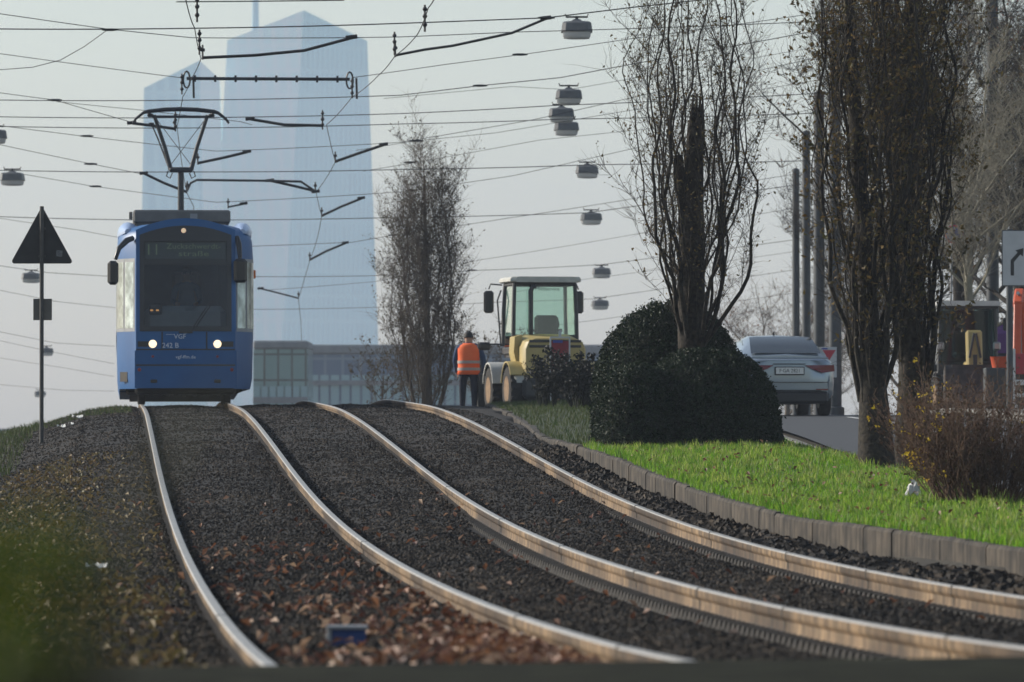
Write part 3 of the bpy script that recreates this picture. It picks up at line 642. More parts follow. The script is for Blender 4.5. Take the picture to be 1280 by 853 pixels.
bare_tree('young_tree', 'small thin grey tree between the tall poplar and the orange-vested worker', gx(604, 134), 134, 3.3, .035, .5, 31, m_bark2, m_leafg, .5, 9, 2, fz=1400)
bare_tree('young_tree', 'thin bare sapling at the left foot of the tall grey-brown poplar', gx(478, 132), 132, 2.6, .03, .5, 32, m_bark2, m_leafg, .4, 8, 2, fz=900)
bare_tree('bare_tree', 'distant tree with russet leaves left of the dark poles', gx(985, 185), 185, 9.3, .12, .9, 33, m_bark2, m_leafr, .3, 12, 3, fz=5000)
bare_tree('bare_tree', 'distant leafless grey tree low behind the silver car', gx(950, 200), 200, 8.6, .11, 1.2, 34, m_bark2, m_leafg, .12, 14, 3, fz=7000)
bare_tree('park_tree', 'tall brown park tree whose twigs fill the upper right corner', gx(1276, 123), 123, 11.0, .18, .8, 35, m_parkbark, m_leafo, .35, 14, 3, spawn=.62)
bare_tree('park_tree', 'brown park tree behind the right-hand poplar crown', gx(1200, 126), 126, 11.5, .17, .8, 36, m_parkbark, m_leafr, .22, 14, 3, spawn=.62)
bare_tree('park_tree', 'leafless park tree with pale forked trunk right of the white no-parking pole', gx(1212, 116), 116, 8.0, .10, .7, 37, mat('pale bark', (.16, .15, .11), (.24, .22, .17), 5, .9), m_leafo, .2, 13, 3, spawn=.6)
bare_tree('park_tree', 'dull brown tree behind the orange excavator at the right picture edge', gx(1290, 128), 128, 10.5, .17, .8, 38, m_parkbark, m_leafr, .3, 14, 3, spawn=.62)
bare_tree('park_tree', 'brown overgrown tree glimpsed between poplar trunks and loader', gx(1130, 150), 150, 9.0, .15, .8, 39, m_parkbark, m_leafg, .35, 14, 3, spawn=.6)

# hedge and shrubs
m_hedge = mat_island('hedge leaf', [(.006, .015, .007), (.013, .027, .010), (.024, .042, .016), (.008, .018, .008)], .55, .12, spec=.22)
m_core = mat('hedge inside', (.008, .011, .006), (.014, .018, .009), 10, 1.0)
def dome_points(n, c, r, jitter, pw=2.4):
    u = rng.normal(size=(n, 3)); u[:, 2] = abs(u[:, 2]); u /= (abs(u) ** pw).sum(1)[:, None] ** (1 / pw)
    lump = 1 + .055 * fbm(u[:, 0] * 3 + c[0], u[:, 1] * 3 + u[:, 2] * 4, 4, 3, 1.5) + .022 * fbm(u[:, 0] * 9, u[:, 1] * 9 + u[:, 2] * 11, 14, 3, 2.0) - abs(rng.normal(0, jitter, n)) + rng.normal(0, .012, n) + .06 * (rng.uniform(0, 1, n) > .985) * rng.uniform(0, 1, n)
    return np.array(c)[None] + u * np.array(r)[None] * lump[:, None]
def leafy(name, label, cat, blobs, n, leaf, ml, mc, jitter=.07, loc=None, stems=0, core=True):
    loc = Vector(loc); root = thing(name, label, cat, loc); P = []; mb = MB()
    tot = sum(b[1][0] * b[1][2] for b in blobs)
    for c, r in blobs:
        k = int(n * r[0] * r[2] / tot); P.append(dome_points(k, c, r, jitter))
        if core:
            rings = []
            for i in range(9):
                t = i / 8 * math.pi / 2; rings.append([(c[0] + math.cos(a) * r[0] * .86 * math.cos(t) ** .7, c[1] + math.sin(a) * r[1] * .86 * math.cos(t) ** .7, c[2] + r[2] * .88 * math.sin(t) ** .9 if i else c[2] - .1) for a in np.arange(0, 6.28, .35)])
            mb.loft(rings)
    P = np.concatenate(P); V, T = leaf_quads(P, rng.uniform(leaf[0], leaf[1], len(P)))
    f = arr_mesh('foliage', V, [T], ml, parent=root)
    if mb.v: mb.build('branches', mc, root)
    return root
hz_ = ground(2.2, 70)
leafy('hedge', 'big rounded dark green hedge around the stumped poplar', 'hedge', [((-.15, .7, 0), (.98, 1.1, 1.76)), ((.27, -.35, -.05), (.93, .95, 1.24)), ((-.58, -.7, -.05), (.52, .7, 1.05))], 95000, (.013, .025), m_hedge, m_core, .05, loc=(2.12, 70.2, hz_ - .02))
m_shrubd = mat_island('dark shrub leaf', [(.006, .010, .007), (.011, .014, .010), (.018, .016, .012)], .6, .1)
def spiky(label, X, Y, w_, h, n, m, seed, lean=.25):
    global RT; RT = random.Random(seed); root = thing('shrub', label, 'shrub', (X, Y, ground(X, Y))); tw = Twigs(); lv = []
    for k in range(n):
        a = RT.uniform(0, 6.28); e = RT.uniform(0, 1) ** .5; b = (math.cos(a) * w_ * .22, math.sin(a) * w_ * .22, -.02)
        grow(tw, lv, b, (math.cos(a) * lean * e * 2.2, math.sin(a) * lean * e * 2.2, 1), h * RT.uniform(.6, 1.05), .012, 2, .03, .08, .5, .95, .09, .42, .6, 3)
    tw.mesh('stems', m_core, root); P = np.repeat(np.array(lv), 3, 0); P = P + rng.normal(0, .02, P.shape); V, T = leaf_quads(P, rng.uniform(.022, .045, len(P))); arr_mesh('foliage', V, [T], m, parent=root)
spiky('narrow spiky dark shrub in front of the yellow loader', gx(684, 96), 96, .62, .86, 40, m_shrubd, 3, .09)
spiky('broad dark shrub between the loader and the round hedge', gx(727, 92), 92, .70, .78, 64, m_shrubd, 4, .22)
# brown flowering bush
m_bush = mat('bush twig', (.06, .034, .023), (.16, .10, .065), 9, .9)
m_leafbush = mat_island('bush leaf', [(.07, .035, .022), (.10, .05, .028), (.05, .03, .018), (.07, .06, .022)], .6, .3)
m_flower = mat_island('yellow flower', [(.72, .50, .03), (.8, .6, .05), (.62, .40, .02)], .6, .3)
RT = random.Random(44); Xb, Yb = gx(1226, 52), 52.0; root = thing('flowering_bush', 'brown leafless bush with a few yellow flowers on the lawn', 'bush', (Xb, Yb, ground(Xb, Yb) - .02)); tw = Twigs(); lv = []; fl = []
for k in range(260):
    a = RT.uniform(0, 6.28); rr = RT.uniform(0, 1) ** .5; b = (math.cos(a) * .42 * rr, math.sin(a) * .36 * rr, 0)
    grow(tw, lv, b, (math.cos(a) * .75 * rr, math.sin(a) * .6 * rr, 1), RT.uniform(.7, 1.14), .006, 2, .02, .09, .55, .5, .07, .45, .6, 3)
lv = np.array(lv); sel = (lv[:, 0] < -.34) & (lv[:, 2] > .2); pick = lv[sel]; pick = pick[rng.choice(len(pick), 46, replace=False)]; pk2 = lv[rng.choice(len(lv), 26, replace=False)]
tw.mesh('stems', m_bush, root); V, T = leaf_quads(lv, rng.uniform(.008, .02, len(lv))); arr_mesh('foliage', V, [T], m_leafbush, parent=root)
fc = np.concatenate([np.repeat(np.concatenate([pick, pk2]), 4, 0), np.array([-.62, -.1, .44])[None] + rng.normal(0, .05, (60, 3))]); fc = fc + rng.normal(0, .014, fc.shape); V, T = leaf_quads(fc, rng.uniform(.010, .022, len(fc))); arr_mesh('flowers', V, [T], m_flower, parent=root)
# out-of-focus weeds just in front of the camera, lower left
m_weed = mat_island('weed leaf', [(.075, .105, .015), (.10, .135, .02), (.055, .08, .012)], .5, .4, tcol=(1.2, 1.3, .8))
def weed(label, X, Y, h, n, leaf, spread, seed, m, zmin=.3):
    global RT; RT = random.Random(seed); zb = ground(X, Y); root = thing('weed', label, 'plant', (X, Y, zb)); tw = Twigs(); lv = []
    for k in range(n):
        a = RT.uniform(0, 6.28); grow(tw, lv, (math.cos(a) * .02, math.sin(a) * .02, -.01), (math.cos(a) * spread, math.sin(a) * spread, 1), h * RT.uniform(.7, 1.0), .0025, 1, .03, .06, .3, .0, .05, .3, .6, 3)
        for q_ in range(26):
            z = h * RT.uniform(zmin, 1.0); f_ = spread * z * RT.uniform(.2, 1.1); lv.append(np.array([math.cos(a) * f_, math.sin(a) * f_, z]))
    tw.mesh('stems', mat('weed stem', (.03, .035, .014), None, rough=.8), root); V, T = leaf_quads(np.array(lv), rng.uniform(leaf * .6, leaf, len(lv))); arr_mesh('foliage', V, [T], m, parent=root)
weed('tall blurred green weed close to the camera at the lower left', -.24, 2.6, .772, 10, .015, .075, 51, m_weed, .86)
weed('blurred dark stalks close to the camera in the lower left corner', -.215, 2.35, .725, 9, .014, .08, 52, mat_island('withered leaf', [(.014, .014, .008), (.03, .026, .014), (.02, .018, .01)], .8, .1), .8)

# ------------------------------------------------------------------ tram
m_blue = mat('tram blue paint', (.010, .085, .245), (.016, .105, .285), 1.3, .42, spec=.35)
m_blue_d = mat('tram blue bumper', (.009, .076, .225), (.012, .088, .25), 3, .45, spec=.3)
m_blk = mat('tram black trim', (.010, .011, .013), None, rough=.35, spec=.5)
m_rub = mat('black rubber', (.012, .012, .012), (.02, .02, .02), 10, .8)
m_under = mat('underframe dirt', (.014, .013, .012), (.03, .027, .024), 6, .9)
m_greyroof = mat('grey roof unit', (.11, .11, .105), (.15, .145, .14), 4, .7, bump=.1)
m_fair = mat('pale roof fairing', (.30, .40, .60), (.34, .45, .66), 3, .3, spec=.5, coat=.3)
m_frame = mat('window frame grey', (.22, .23, .24), (.27, .28, .29), 4, .5)
m_sideglass = mat('side window glass', (.35, .42, .48), (.14, .17, .19), 5, rough=.06, metal=.9, detail=6)
m_wind = mat_glass('windscreen glass', (.42, .46, .48), .0)
m_white_l = mat('white lettering', (.55, .6, .68), None, rough=.6)
m_red = mat('red lamp', (.20, .012, .014), None, rough=.3, spec=.5)
m_orange = mat('orange indicator', (.75, .16, .02), None, rough=.35)
m_head = mat_emit('headlamp lit', (1, .78, .50), 1.25)
m_marker = mat_emit('marker lamp lit', (1, .70, .45), .35)
m_disp = mat('display panel', (.022, .032, .034), (.028, .04, .042), 20, .35, spec=.5)
m_dtext = mat_emit('display lettering', (.10, .14, .085), .10)
m_metal = mat('dark steel', (.025, .027, .03), (.04, .042, .046), 12, .5, metal=.3)
m_int = mat('cab interior', (.05, .055, .06), (.065, .07, .075), 4, .8)
m_dash = mat('dashboard', (.26, .29, .31), (.32, .34, .36), 4, .6)

TS = 99.0; tx, ty = [float(v) for v in path(TS, 0)]
tram_rz = -math.atan(float(KX(107) - KX(99)) / 8)
tram = thing('tram', 'blue tram coming over the crest with lit headlights and a raised pantograph', 'tram', (tx, ty, float(KZ(TS)) + .004), tram_rz)
def hwf(y): t = min(1, max(0, (y - .12) / 1.0)); return .865 + .335 * math.sin(t * math.pi / 2) ** 1.1
def rake(z): return .15 * max(0, z - 1.25) - .04 * max(0, .9 - z)
def front(x, z): return rake(z) + .12 * (x / .86) ** 2
def fp(x, z, off=0): return (x, front(x, z) - off, z)
RZ = [(1.0, .27, .955), (1.0, .45, .985), (1.0, 1.25, 1.0), (1.0, 2.55, 1.0), (1.0, 2.86, .985), (1.0, 3.0, .95), (1.0, 3.09, .86), (1.0, 3.15, .65), (1.0, 3.19, .3)]
def sring(y):
    h = hwf(y); k = max(0, 1 - (y - .12) / 1.25); L = [(-h * f_, y + rake(z) * k, z) for _, z, f_ in RZ]; return L + [(0, y + rake(3.2) * k, 3.2)] + [(-a, b, c) for a, b, c in L[::-1]]
mb = MB(); ys = [.12, .2, .3, .42, .56, .72, .9, 1.12, 1.5, 3, 5, 7, 8.6]; mb.loft([sring(y) for y in ys], closed=False); mb.add(sring(8.6), [tuple(range(19))])
mb.add([(-.82, .2, .30), (.82, .2, .30), (1.1, 1.1, .30), (1.14, 8.6, .3), (-1.14, 8.6, .3), (-1.1, 1.1, .3)], [(0, 1, 2, 3, 4, 5)])
body = mb.build('body', m_blue, tram)
def patch(mb, x0, x1, f0, f1, off, m=0, nx=12, nz=6, edge=0):
    vs = []; fs = []
    for i in range(nz + 1):
        for j in range(nx + 1):
            x = x0 + (x1 - x0) * j / nx; a, b = f0(x), f1(x); z = a + (b - a) * i / nz; vs.append(fp(x, z, off))
    W = nx + 1
    for i in range(nz):
        for j in range(nx): fs.append((i * W + j, i * W + j + 1, (i + 1) * W + j + 1, (i + 1) * W + j))
    if edge:      # return edges give the panel its thickness
        n0 = len(vs); ring = [j for j in range(W)] + [(i + 1) * W - 1 for i in range(1, nz + 1)] + [nz * W + j for j in range(nx - 1, -1, -1)] + [i * W for i in range(nz - 1, 0, -1)]
        for k in ring: vs.append((vs[k][0], vs[k][1] + edge, vs[k][2]))
        for k in range(len(ring)): a, b = ring[k], ring[(k + 1) % len(ring)]; fs.append((a, b, n0 + (k + 1) % len(ring), n0 + k))
    mb.add(vs, fs, m)
C = lambda v: (lambda x: v)
arc_o = lambda x: 3.25 - .20 * (x / .86) ** 2; arc_i = lambda x: 3.12 - .16 * (x / .80) ** 2
mb = MB(); patch(mb, -.865, .865, C(.30), C(1.27), 0); patch(mb, -.865, .865, arc_i, arc_o, 0, 0, 16, 3, edge=.3)
for sx in (-1, 1): patch(mb, min(sx * .80, sx * .865), max(sx * .80, sx * .865), C(1.27), lambda x: arc_i(x) + .005, 0, 0, 2, 10, edge=.05)
mb.build('front_panel', m_blue, tram)
mb = MB(); patch(mb, -.885, .885, C(.28), C(.935), .06, 0, 16, 6, edge=.1); bump_ = mb.build('bumper', m_blue_d, tram, smooth=50)
mb = MB()
for z in (.665,): patch(mb, -.86, .86, C(z), C(z + .028), .063, 0, 12, 1)
mb.build('bumper_groove', m_blk, bump_, smooth=0)
mb = MB()
for x in (-.41, .365): patch(mb, x - .012, x + .012, C(.94), C(1.26), .005, 0, 1, 2)
patch(mb, -.86, .86, C(.94), C(.965), .004, 0, 12, 1); mb.build('panel_seam', m_blk, tram, smooth=0)
# windscreen: black surround, display band, glass
mb = MB(); patch(mb, -.80, .80, C(1.27), C(1.36), .012, 0, 12, 1, edge=.05); patch(mb, -.80, .80, C(2.43), C(2.54), .012, 0, 12, 1, edge=.05); patch(mb, -.80, .80, C(2.84), arc_i, .012, 0, 16, 3, edge=.05)
for sx in (-1, 1): patch(mb, min(sx * .72, sx * .80), max(sx * .72, sx * .80), C(1.36), C(2.84), .012, 0, 2, 8, edge=.05)
patch(mb, -.12, .12, C(1.235), C(1.27), .012, 0, 2, 1); mb.build('windscreen_surround', m_blk, tram)
mb = MB(); patch(mb, -.72, .72, C(1.36), C(2.43), .002, 0, 12, 6); mb.build('windscreen', m_wind, tram)
mb = MB(); patch(mb, -.72, .72, C(2.54), C(2.84), -.02, 0, 12, 2); dsp = mb.build('destination_display', m_disp, tram)
mb = MB(); text_mesh(mb, '11', .27, lambda x, y: fp(-.575 + x, 2.69 + y, -.012)); text_mesh(mb, 'Zuckschwerdt-', .135, lambda x, y: fp(.14 + x * 1.15, 2.755 + y, -.012)); text_mesh(mb, 'straße', .135, lambda x, y: fp(.14 + x * 1.6, 2.625 + y, -.012)); mb.build('display_lettering', m_dtext, dsp, smooth=0)
mb = MB(); mb.lathe([(0, .0), (.035, .0), (.045, .03)], fp(-.035, 3.03, .035), 'y'); mb.build('marker_lamp', m_marker, tram)
for x, sx in ((-.57, -1), (.55, 1)):
    mb = MB(); x0, x1 = (x - .26, x + .06) if sx < 0 else (x - .06, x + .28); patch(mb, x0, x1, C(1.0), C(1.095), .006, 0, 6, 1, edge=.02); hl = mb.build('headlight', m_blk, tram)
    mb = MB(); mb.lathe([(0, -.012), (.042, -.006), (.066, .004), (.072, .03)], (x, front(x, 1.05) - .02, 1.05), 'y'); mb.build('headlamp_lens', m_head, hl)
for x, z, r in ((-.57, .83, .026), (.55, .83, .026), (-.80, .60, .036), (.80, .60, .036)):
    mb = MB(); mb.lathe([(0, -.01), (r * .8, -.006), (r, .01)], (x, front(x, z) - .06, z), 'y', 12); mb.build('tail_lamp', m_red, tram)
mb = MB()
for x in (-.55, .55): mb.box((x, front(x, .4) - .06, .40), (.12, .03, .06), bev=.01)
mb.build('tow_cover', m_blk, bump_)
mb = MB(); text_mesh(mb, 'VGF', .115, lambda x, y: fp(-.10 + x, 1.175 + y, .008)); text_mesh(mb, '242 B', .125, lambda x, y: fp(-.265 + x, 1.02 + y, .008)); text_mesh(mb, 'vgf-ffm.de', .082, lambda x, y: fp(.0 + x * 1.1, .82 + y, .066))
patch(mb, -.34, -.20, C(1.212), C(1.218), .007, 0, 2, 1); patch(mb, -.04, .03, C(1.232), C(1.252), .007, 0, 2, 1); mb.build('lettering', m_white_l, tram, smooth=0)
# side glazing (tapering nose, then along the body)
def sp(sg, y, z, off=.006): k = max(0, 1 - (y - .12) / 1.25); return (sg * (hwf(y) + off), y + rake(z) * k, z)
def spatch(mb, sg, y0, y1, z0, z1, off=.006, m=0, n=5):
    vs = []; fs = []
    for i in range(n + 1):
        y = y0 + (y1 - y0) * i / n; vs += [sp(sg, y, z0, off), sp(sg, y, z1, off)]
    for i in range(n): fs.append((2 * i, 2 * i + 2, 2 * i + 3, 2 * i + 1))
    mb.add(vs, fs, m)
for sg in (-1, 1):
    for y0, y1 in ((.2, .50), (.58, 1.06)):
        mb = MB(); spatch(mb, sg, y0 - .035, y1 + .035, 1.27, 2.55, .004); wf = mb.build('window', m_frame, tram)
        mb = MB(); spatch(mb, sg, y0, y1, 1.33, 2.49, .008); mb.build('pane', m_sideglass, wf)
    for y0, y1 in ((1.35, 2.5), (2.6, 4.2), (4.3, 5.9), (6.0, 8.2)):
        mb = MB(); spatch(mb, sg, y0 - .035, y1 + .035, 1.10, 2.45, .004, n=1); wf = mb.build('window', m_frame, tram)
        mb = MB(); spatch(mb, sg, y0, y1, 1.15, 2.4, .008, n=1); mb.build('pane', m_sideglass, wf)
    mb = MB()     # pale fairing along each roof edge
    rr = []
    for y in (.75, .9, 1.2, 1.7, 2.4, 3.2):
        e = min(1, (y - .70) / .55) ** .5 if y < 1.3 else 1.0; cx = sg * (1.0 - .0); rr.append([(cx + sg * .19 * math.cos(a) * e, y, 3.02 + .20 * math.sin(a) * e) for a in np.linspace(-.35, math.pi + .2, 9)])
    mb.loft(rr); mb.build('roof_fairing', m_fair, tram, smooth=60)
mb = MB(); mb.box(sp(-1, .55, .48, .004), (.02, .22, .17), rot=Matrix.Rotation(R(35), 3, 'Z')); mb.build('vent', m_blk, tram)
mb = MB(); mb.box((1.225, 1.35, 2.30), (.05, .10, .15), bev=.015); mb.build('indicator', m_orange, tram)
# mirrors
mb = MB(); mb.tube([(-.93, .45, 2.90), (-1.02, .30, 2.86), (-1.16, .2, 2.72), (-1.225, .2, 2.52)], [.05, .055, .045, .035], 8); mr = mb.build('mirror_arm', m_blk, tram, smooth=60)
mb = MB(); mb.box((-1.265, .2, 2.29), (.19, .13, .42), bev=.05); mb.build('mirror', m_blk, mr)
mb = MB(); mb.tube([(.90, .42, 2.92), (.93, .28, 2.8), (.95, .22, 2.55)], [.045, .05, .035], 8); mr = mb.build('mirror_arm', m_blk, tram, smooth=60)
mb = MB(); mb.box((.955, .2, 2.33), (.24, .13, .42), bev=.05); mb.build('mirror', m_blk, mr)
mb = MB()
for a in (0, .05): mb.tube([fp(.12 + a, 1.33, .03), fp(.30 + a, 1.6, .035), fp(.44 + a, 1.80, .03)], [.012, .01, .008], 5)
mb.build('wiper', m_blk, tram)
# cab inside
mb = MB(); mb.box((0, .95, 1.06), (1.5, 1.2, .08)); mb.box((0, 2.3, 1.9), (2.1, .05, 2.2)); mb.box((.62, 2.0, 1.9), (.04, .5, 2.0)); mb.build('cab_interior', m_int, tram)
mb = MB(); mb.box((0, .60, 1.44), (1.42, .5, .56), bev=.10); db = mb.build('dashboard', m_dash, tram)
mb = MB(); mb.box((-.52, .34, 1.66), (.22, .1, .2), bev=.02); scb = mb.build('monitor', m_blk, db)
mb = MB()
for a in (-.05, .05): mb.box((-.54 + a, .285, 1.64), (.05, .01, .028))
mb.build('monitor_glow', mat_emit('orange display', (1, .45, .12), .8), scb)
mb = MB(); mb.box((.03, 1.62, 1.95), (.5, .12, .8), bev=.06); mb.box((.03, 1.36, 1.52), (.5, .5, .12), bev=.05); mb.box((.03, 1.36, 1.25), (.12, .12, .4)); mb.build('driver_seat', mat('seat cloth', (.16, .12, .07), (.2, .15, .09), 8, .9), tram)
# chassis, wheels
mb = MB(); mb.box((0, 1.2, .25), (1.75, 2.0, .15), bev=.04); mb.box((0, 5, .28), (2.05, 6.4, .12), bev=.03); mb.box((0, .25, .29), (1.66, .3, .1), bev=.03)
for k in range(11): mb.box((-.75 + k * .15 + random.uniform(-.02, .02), .4, .185 - random.uniform(0, .03)), (.08, .1, .06))
mb.build('underframe', m_under, tram)
for y in (1.7, 3.5):
    for x in (-GA, GA):
        mb = MB(); mb.lathe([(0, -.07), (.28, -.07), (.30, -.05), (.30, .05), (.28, .06), (0, .06)], (x, y, .305), 'x'); mb.box((x, y, .33), (.2, .5, .2), bev=.03); mb.build('wheel', m_under, tram)
# rest of the articulated car, following the track down the far side
def rearmod(s0, L, name):
    P0 = Vector((*[float(v) for v in path(s0, 0)], float(KZ(s0)))); P1 = Vector((*[float(v) for v in path(s0 + L, 0)], float(KZ(s0 + L))))
    d = (P1 - P0).normalized(); x = d.cross(Vector((0, 0, 1))).normalized(); z = x.cross(d); Mw = Matrix.Translation(P0) @ Matrix((x, d, z)).transposed().to_4x4()
    inv = (Matrix.Translation(tram.location) @ Matrix.Rotation(tram_rz, 4, 'Z')).inverted(); M = inv @ Mw
    def T(vs): return [M @ Vector(v) for v in vs]
    h = 1.2; prof = [(-h * f_, z_) for _, z_, f_ in RZ] + [(0, 3.2)] + [(h * f_, z_) for _, z_, f_ in RZ[::-1]]
    mb = MB(); mb.loft([T([(a, 0, b) for a, b in prof]), T([(a, L, b) for a, b in prof])]); o = mb.build(name, m_blue, tram)
    n = max(2, int(L / 1.7))
    for sg in (-1, 1):
        for k in range(n):
            y0, y1 = .2 + (L - .3) * k / n, .1 + (L - .3) * (k + 1) / n; mb = MB(); mb.add(T([(sg * 1.207, y0, 1.1), (sg * 1.207, y1, 1.1), (sg * 1.207, y1, 2.4), (sg * 1.207, y0, 2.4)]), [(0, 1, 2, 3)]); mb.build('window', m_sideglass, o, smooth=0)
    mb = MB(); mb.loft([T([(a * .9, -.5, .1 + b * .93) for a, b in prof]), T([(a * .9, .01, .1 + b * .93) for a, b in prof])]); mb.build('gangway_bellows', m_rub, tram)
    mb = MB(); mb.loft([T([(-.9, .4, 3.1), (.9, .4, 3.1), (.8, .4, 3.42), (-.8, .4, 3.42)]), T([(-.9, L - .4, 3.1), (.9, L - .4, 3.1), (.8, L - .4, 3.42), (-.8, L - .4, 3.42)])]); mb.build('roof_unit', m_greyroof, tram)
    mb = MB(); mb.loft([T([(-.95, 1, .2), (.95, 1, .2), (.95, 1, .3), (-.95, 1, .3)]), T([(-.95, L - 1, .2), (.95, L - 1, .2), (.95, L - 1, .3), (-.95, L - 1, .3)])]); mb.build('underframe', m_under, tram)
rearmod(TS + 9.1, 6.6, 'rear_body')
mb = MB(); mb.box((-.05, 2.9, 3.33), (1.72, 2.6, .23), bev=.03); mb.box((-.95, 2.2, 3.36), (.06, .5, .12)); mb.box((-.05, 2.9, 3.19), (1.6, 2.5, .06)); ru = mb.build('roof_unit', m_greyroof, tram)
mb = MB(); mb.box((.16, 1.594, 3.33), (.13, .02, .1)); mb.build('hatch', m_frame, ru)
# pantograph: folded lower arm seen as a mast, V-shaped upper arm, collector head with horns
PY = 7.4; sP = TS + PY
mb = MB(); mb.box((0, PY + .4, 3.26), (1.1, 1.2, .1)); mb.tube([(0, PY - .05, 3.2), (0, PY + .05, 4.42)], [.062, .055], 10)
pg = mb.build('pantograph_arm', m_metal, tram)
mb = MB(); mb.box((0, PY, 4.42), (.44, .12, .10), bev=.03)
for sx in (-1, 1):
    mb.tube([(sx * .19, PY, 4.42), (sx * .30, PY + .1, 4.85), (sx * .50, PY + .1, 5.45)], [.045, .038, .034], 8)
    mb.tube([(sx * .24, PY - .03, 4.4), (sx * .27, PY - .05, 4.30), (sx * .2, PY - .06, 4.26), (sx * .16, PY - .03, 4.36)], [.012] * 4, 5)
mb.tube([(-.49, PY + .1, 5.42), (.2, PY + .02, 4.5)], .008, 4); mb.tube([(.49, PY + .1, 5.42), (-.2, PY + .02, 4.5)], .008, 4); mb.tube([(-.24, PY, 4.5), (-.42, PY + .3, 5.0), (-.55, PY + .3, 5.3)], [.018, .015, .012], 5); mb.tube([(-.6, PY + .3, 5.3), (-.5, PY + .3, 5.3)], .02, 5)
mb.build('pantograph_upper_frame', m_metal, pg, smooth=60)
mb = MB(); mb.tube([(-.52, PY + .1, 5.42), (.52, PY + .1, 5.42)], .026, 6)
hd = [(-.90, 5.30), (-.84, 5.38), (-.70, 5.49), (-.62, 5.515), (-.3, 5.55), (0, 5.56), (.3, 5.55), (.62, 5.515), (.70, 5.49), (.84, 5.38), (.90, 5.30)]
for dy in (-.12, .22): mb.tube([(x, PY + dy, z) for x, z in hd], [.014, .018, .022, .03, .034, .034, .034, .03, .022, .018, .014], 6)
for sx in (-1, 1): mb.tube([(sx * .5, PY + .1, 5.42), (sx * .6, PY + .05, 5.47), (sx * .6, PY - .12, 5.5)], .03, 6); mb.box((sx * .57, PY + .05, 5.44), (.12, .2, .06), bev=.02)
mb.build('pantograph_head', m_metal, pg, smooth=60)

# ------------------------------------------------------------------ people
m_skin = mat('skin', (.45, .27, .19), None, rough=.6)
m_hair = mat('dark hair', (.015, .012, .01), None, rough=.7)
m_navy = mat('navy work trousers', (.012, .016, .03), (.022, .028, .045), 14, .9)
m_sleeve = mat('blue sleeve', (.03, .06, .13), (.04, .075, .16), 10, .85)
m_vest = mat('orange safety vest', (.95, .13, .03), (1.0, .19, .05), 4, .75)
m_strip = mat('reflective strip', (.42, .36, .34), None, rough=.45)
def head_parts(root, body_o, c, facing, hair=True, cap=False):
    """nose, eyes, mouth, ears sit on the head; hair is a shell"""
    c = Vector(c); f = Vector(facing).normalized(); sd = f.cross(Vector((0, 0, 1))).normalized(); up = Vector((0, 0, 1)); M = Matrix((sd, f, up)).transposed()
    mb = MB(); rings = []
    for t in np.linspace(0, 1, 7):
        a = t * math.pi * .56; rr = math.sin(a); zz = math.cos(a); rings.append([c + M @ Vector((.083 * rr * math.cos(u), -.012 + .101 * rr * math.sin(u) - .02 * (1 - zz), .012 + .118 * zz)) for u in np.arange(0, 6.28, .42)])
    mb.loft(rings); mb.build('hair', m_hair, body_o, smooth=60)
    mb = MB(); mb.loft([[c + M @ Vector((x * s, y, z)) for x in (-1, 1) for z in ()] or [c + M @ Vector((dx * .014 * s, y, -.005 + dz * .022 * s)) for dx, dz in ((-1, -1), (1, -1), (.5, 1), (-.5, 1))] for y, s in ((.085, 1.0), (.108, .55))])
    for sx in (-1, 1): mb.lathe([(0, -.012), (.024, -.008), (.026, .004), (0, .012)], c + M @ Vector((sx * .082, -.005, -.005)), 'x', 10)
    mb.build('face', m_skin, body_o)
wx, wd = gx(586, 116.5), 116.5; wz = ground(wx, wd)
worker = thing('person', 'worker seen from behind in an orange safety vest and dark trousers beside the yellow loader', 'person', (wx, wd, wz), R(-6)); worker.scale = (1.14, 1.08, 1.03)
JV = [(0, 0, .93), (0, 0, 1.10), (0, .0, 1.30), (0, -.01, 1.43), (0, 0, 1.475), (0, .015, 1.55), (0, .02, 1.645),
      (-.10, 0, .88), (-.115, .02, .50), (-.12, -.02, .09), (-.13, .12, .035), (.10, 0, .88), (.105, -.03, .5), (.11, -.08, .09), (.12, .06, .035),
      (-.19, -.01, 1.40), (-.255, .03, 1.13), (-.235, .16, .93), (-.225, .21, .86), (.19, -.01, 1.40), (.27, .0, 1.13), (.26, .10, .90), (.255, .14, .83)]
JE = [(0, 1), (1, 2), (2, 3), (3, 4), (4, 5), (5, 6), (0, 7), (7, 8), (8, 9), (9, 10), (0, 11), (11, 12), (12, 13), (13, 14), (3, 15), (15, 16), (16, 17), (17, 18), (3, 19), (19, 20), (20, 21), (21, 22)]
JR = [(.15, .11), (.145, .105), (.16, .11), (.12, .085), .062, (.085, .10), (.068, .08), .09, .066, .045, .035, .09, .066, .045, .035, .068, .05, .038, .03, .068, .05, .038, .03]
wb = skin_body('body', JV, JE, JR, m_navy, worker)
# upper body of the figure: sleeves and skin by height and reach
wb.data.materials.append(m_sleeve); wb.data.materials.append(m_skin)
for p in wb.data.polygons:
    c = p.center
    if c.z > 1.50: p.material_index = 2
    elif abs(c.x) > .185 and c.z < .90: p.material_index = 2
    elif c.z > .98 or abs(c.x) > .19: p.material_index = 1
head_parts(worker, wb, (0, .015, 1.60), (.15, 1, -.1))
def fingers(body, wrist, d, m):
    mb = MB(); w_ = Vector(wrist); d = Vector(d).normalized(); sd = d.cross(Vector((1, 0, 0))).normalized()
    for k in range(4):
        b = w_ + d * .03 + sd * (k - 1.5) * .018; L = (.065, .075, .07, .055)[k]; mb.tube([b, b + d * L * .5, b + d * L * .85 + Vector((0, .02, -.005))], [.009, .0085, .007], 6)
    b = w_ + sd * -.03; mb.tube([b, b + d * .03 - sd * .02, b + d * .06 - sd * .018], [.011, .01, .008], 6); mb.build('hand', m, body, smooth=60)
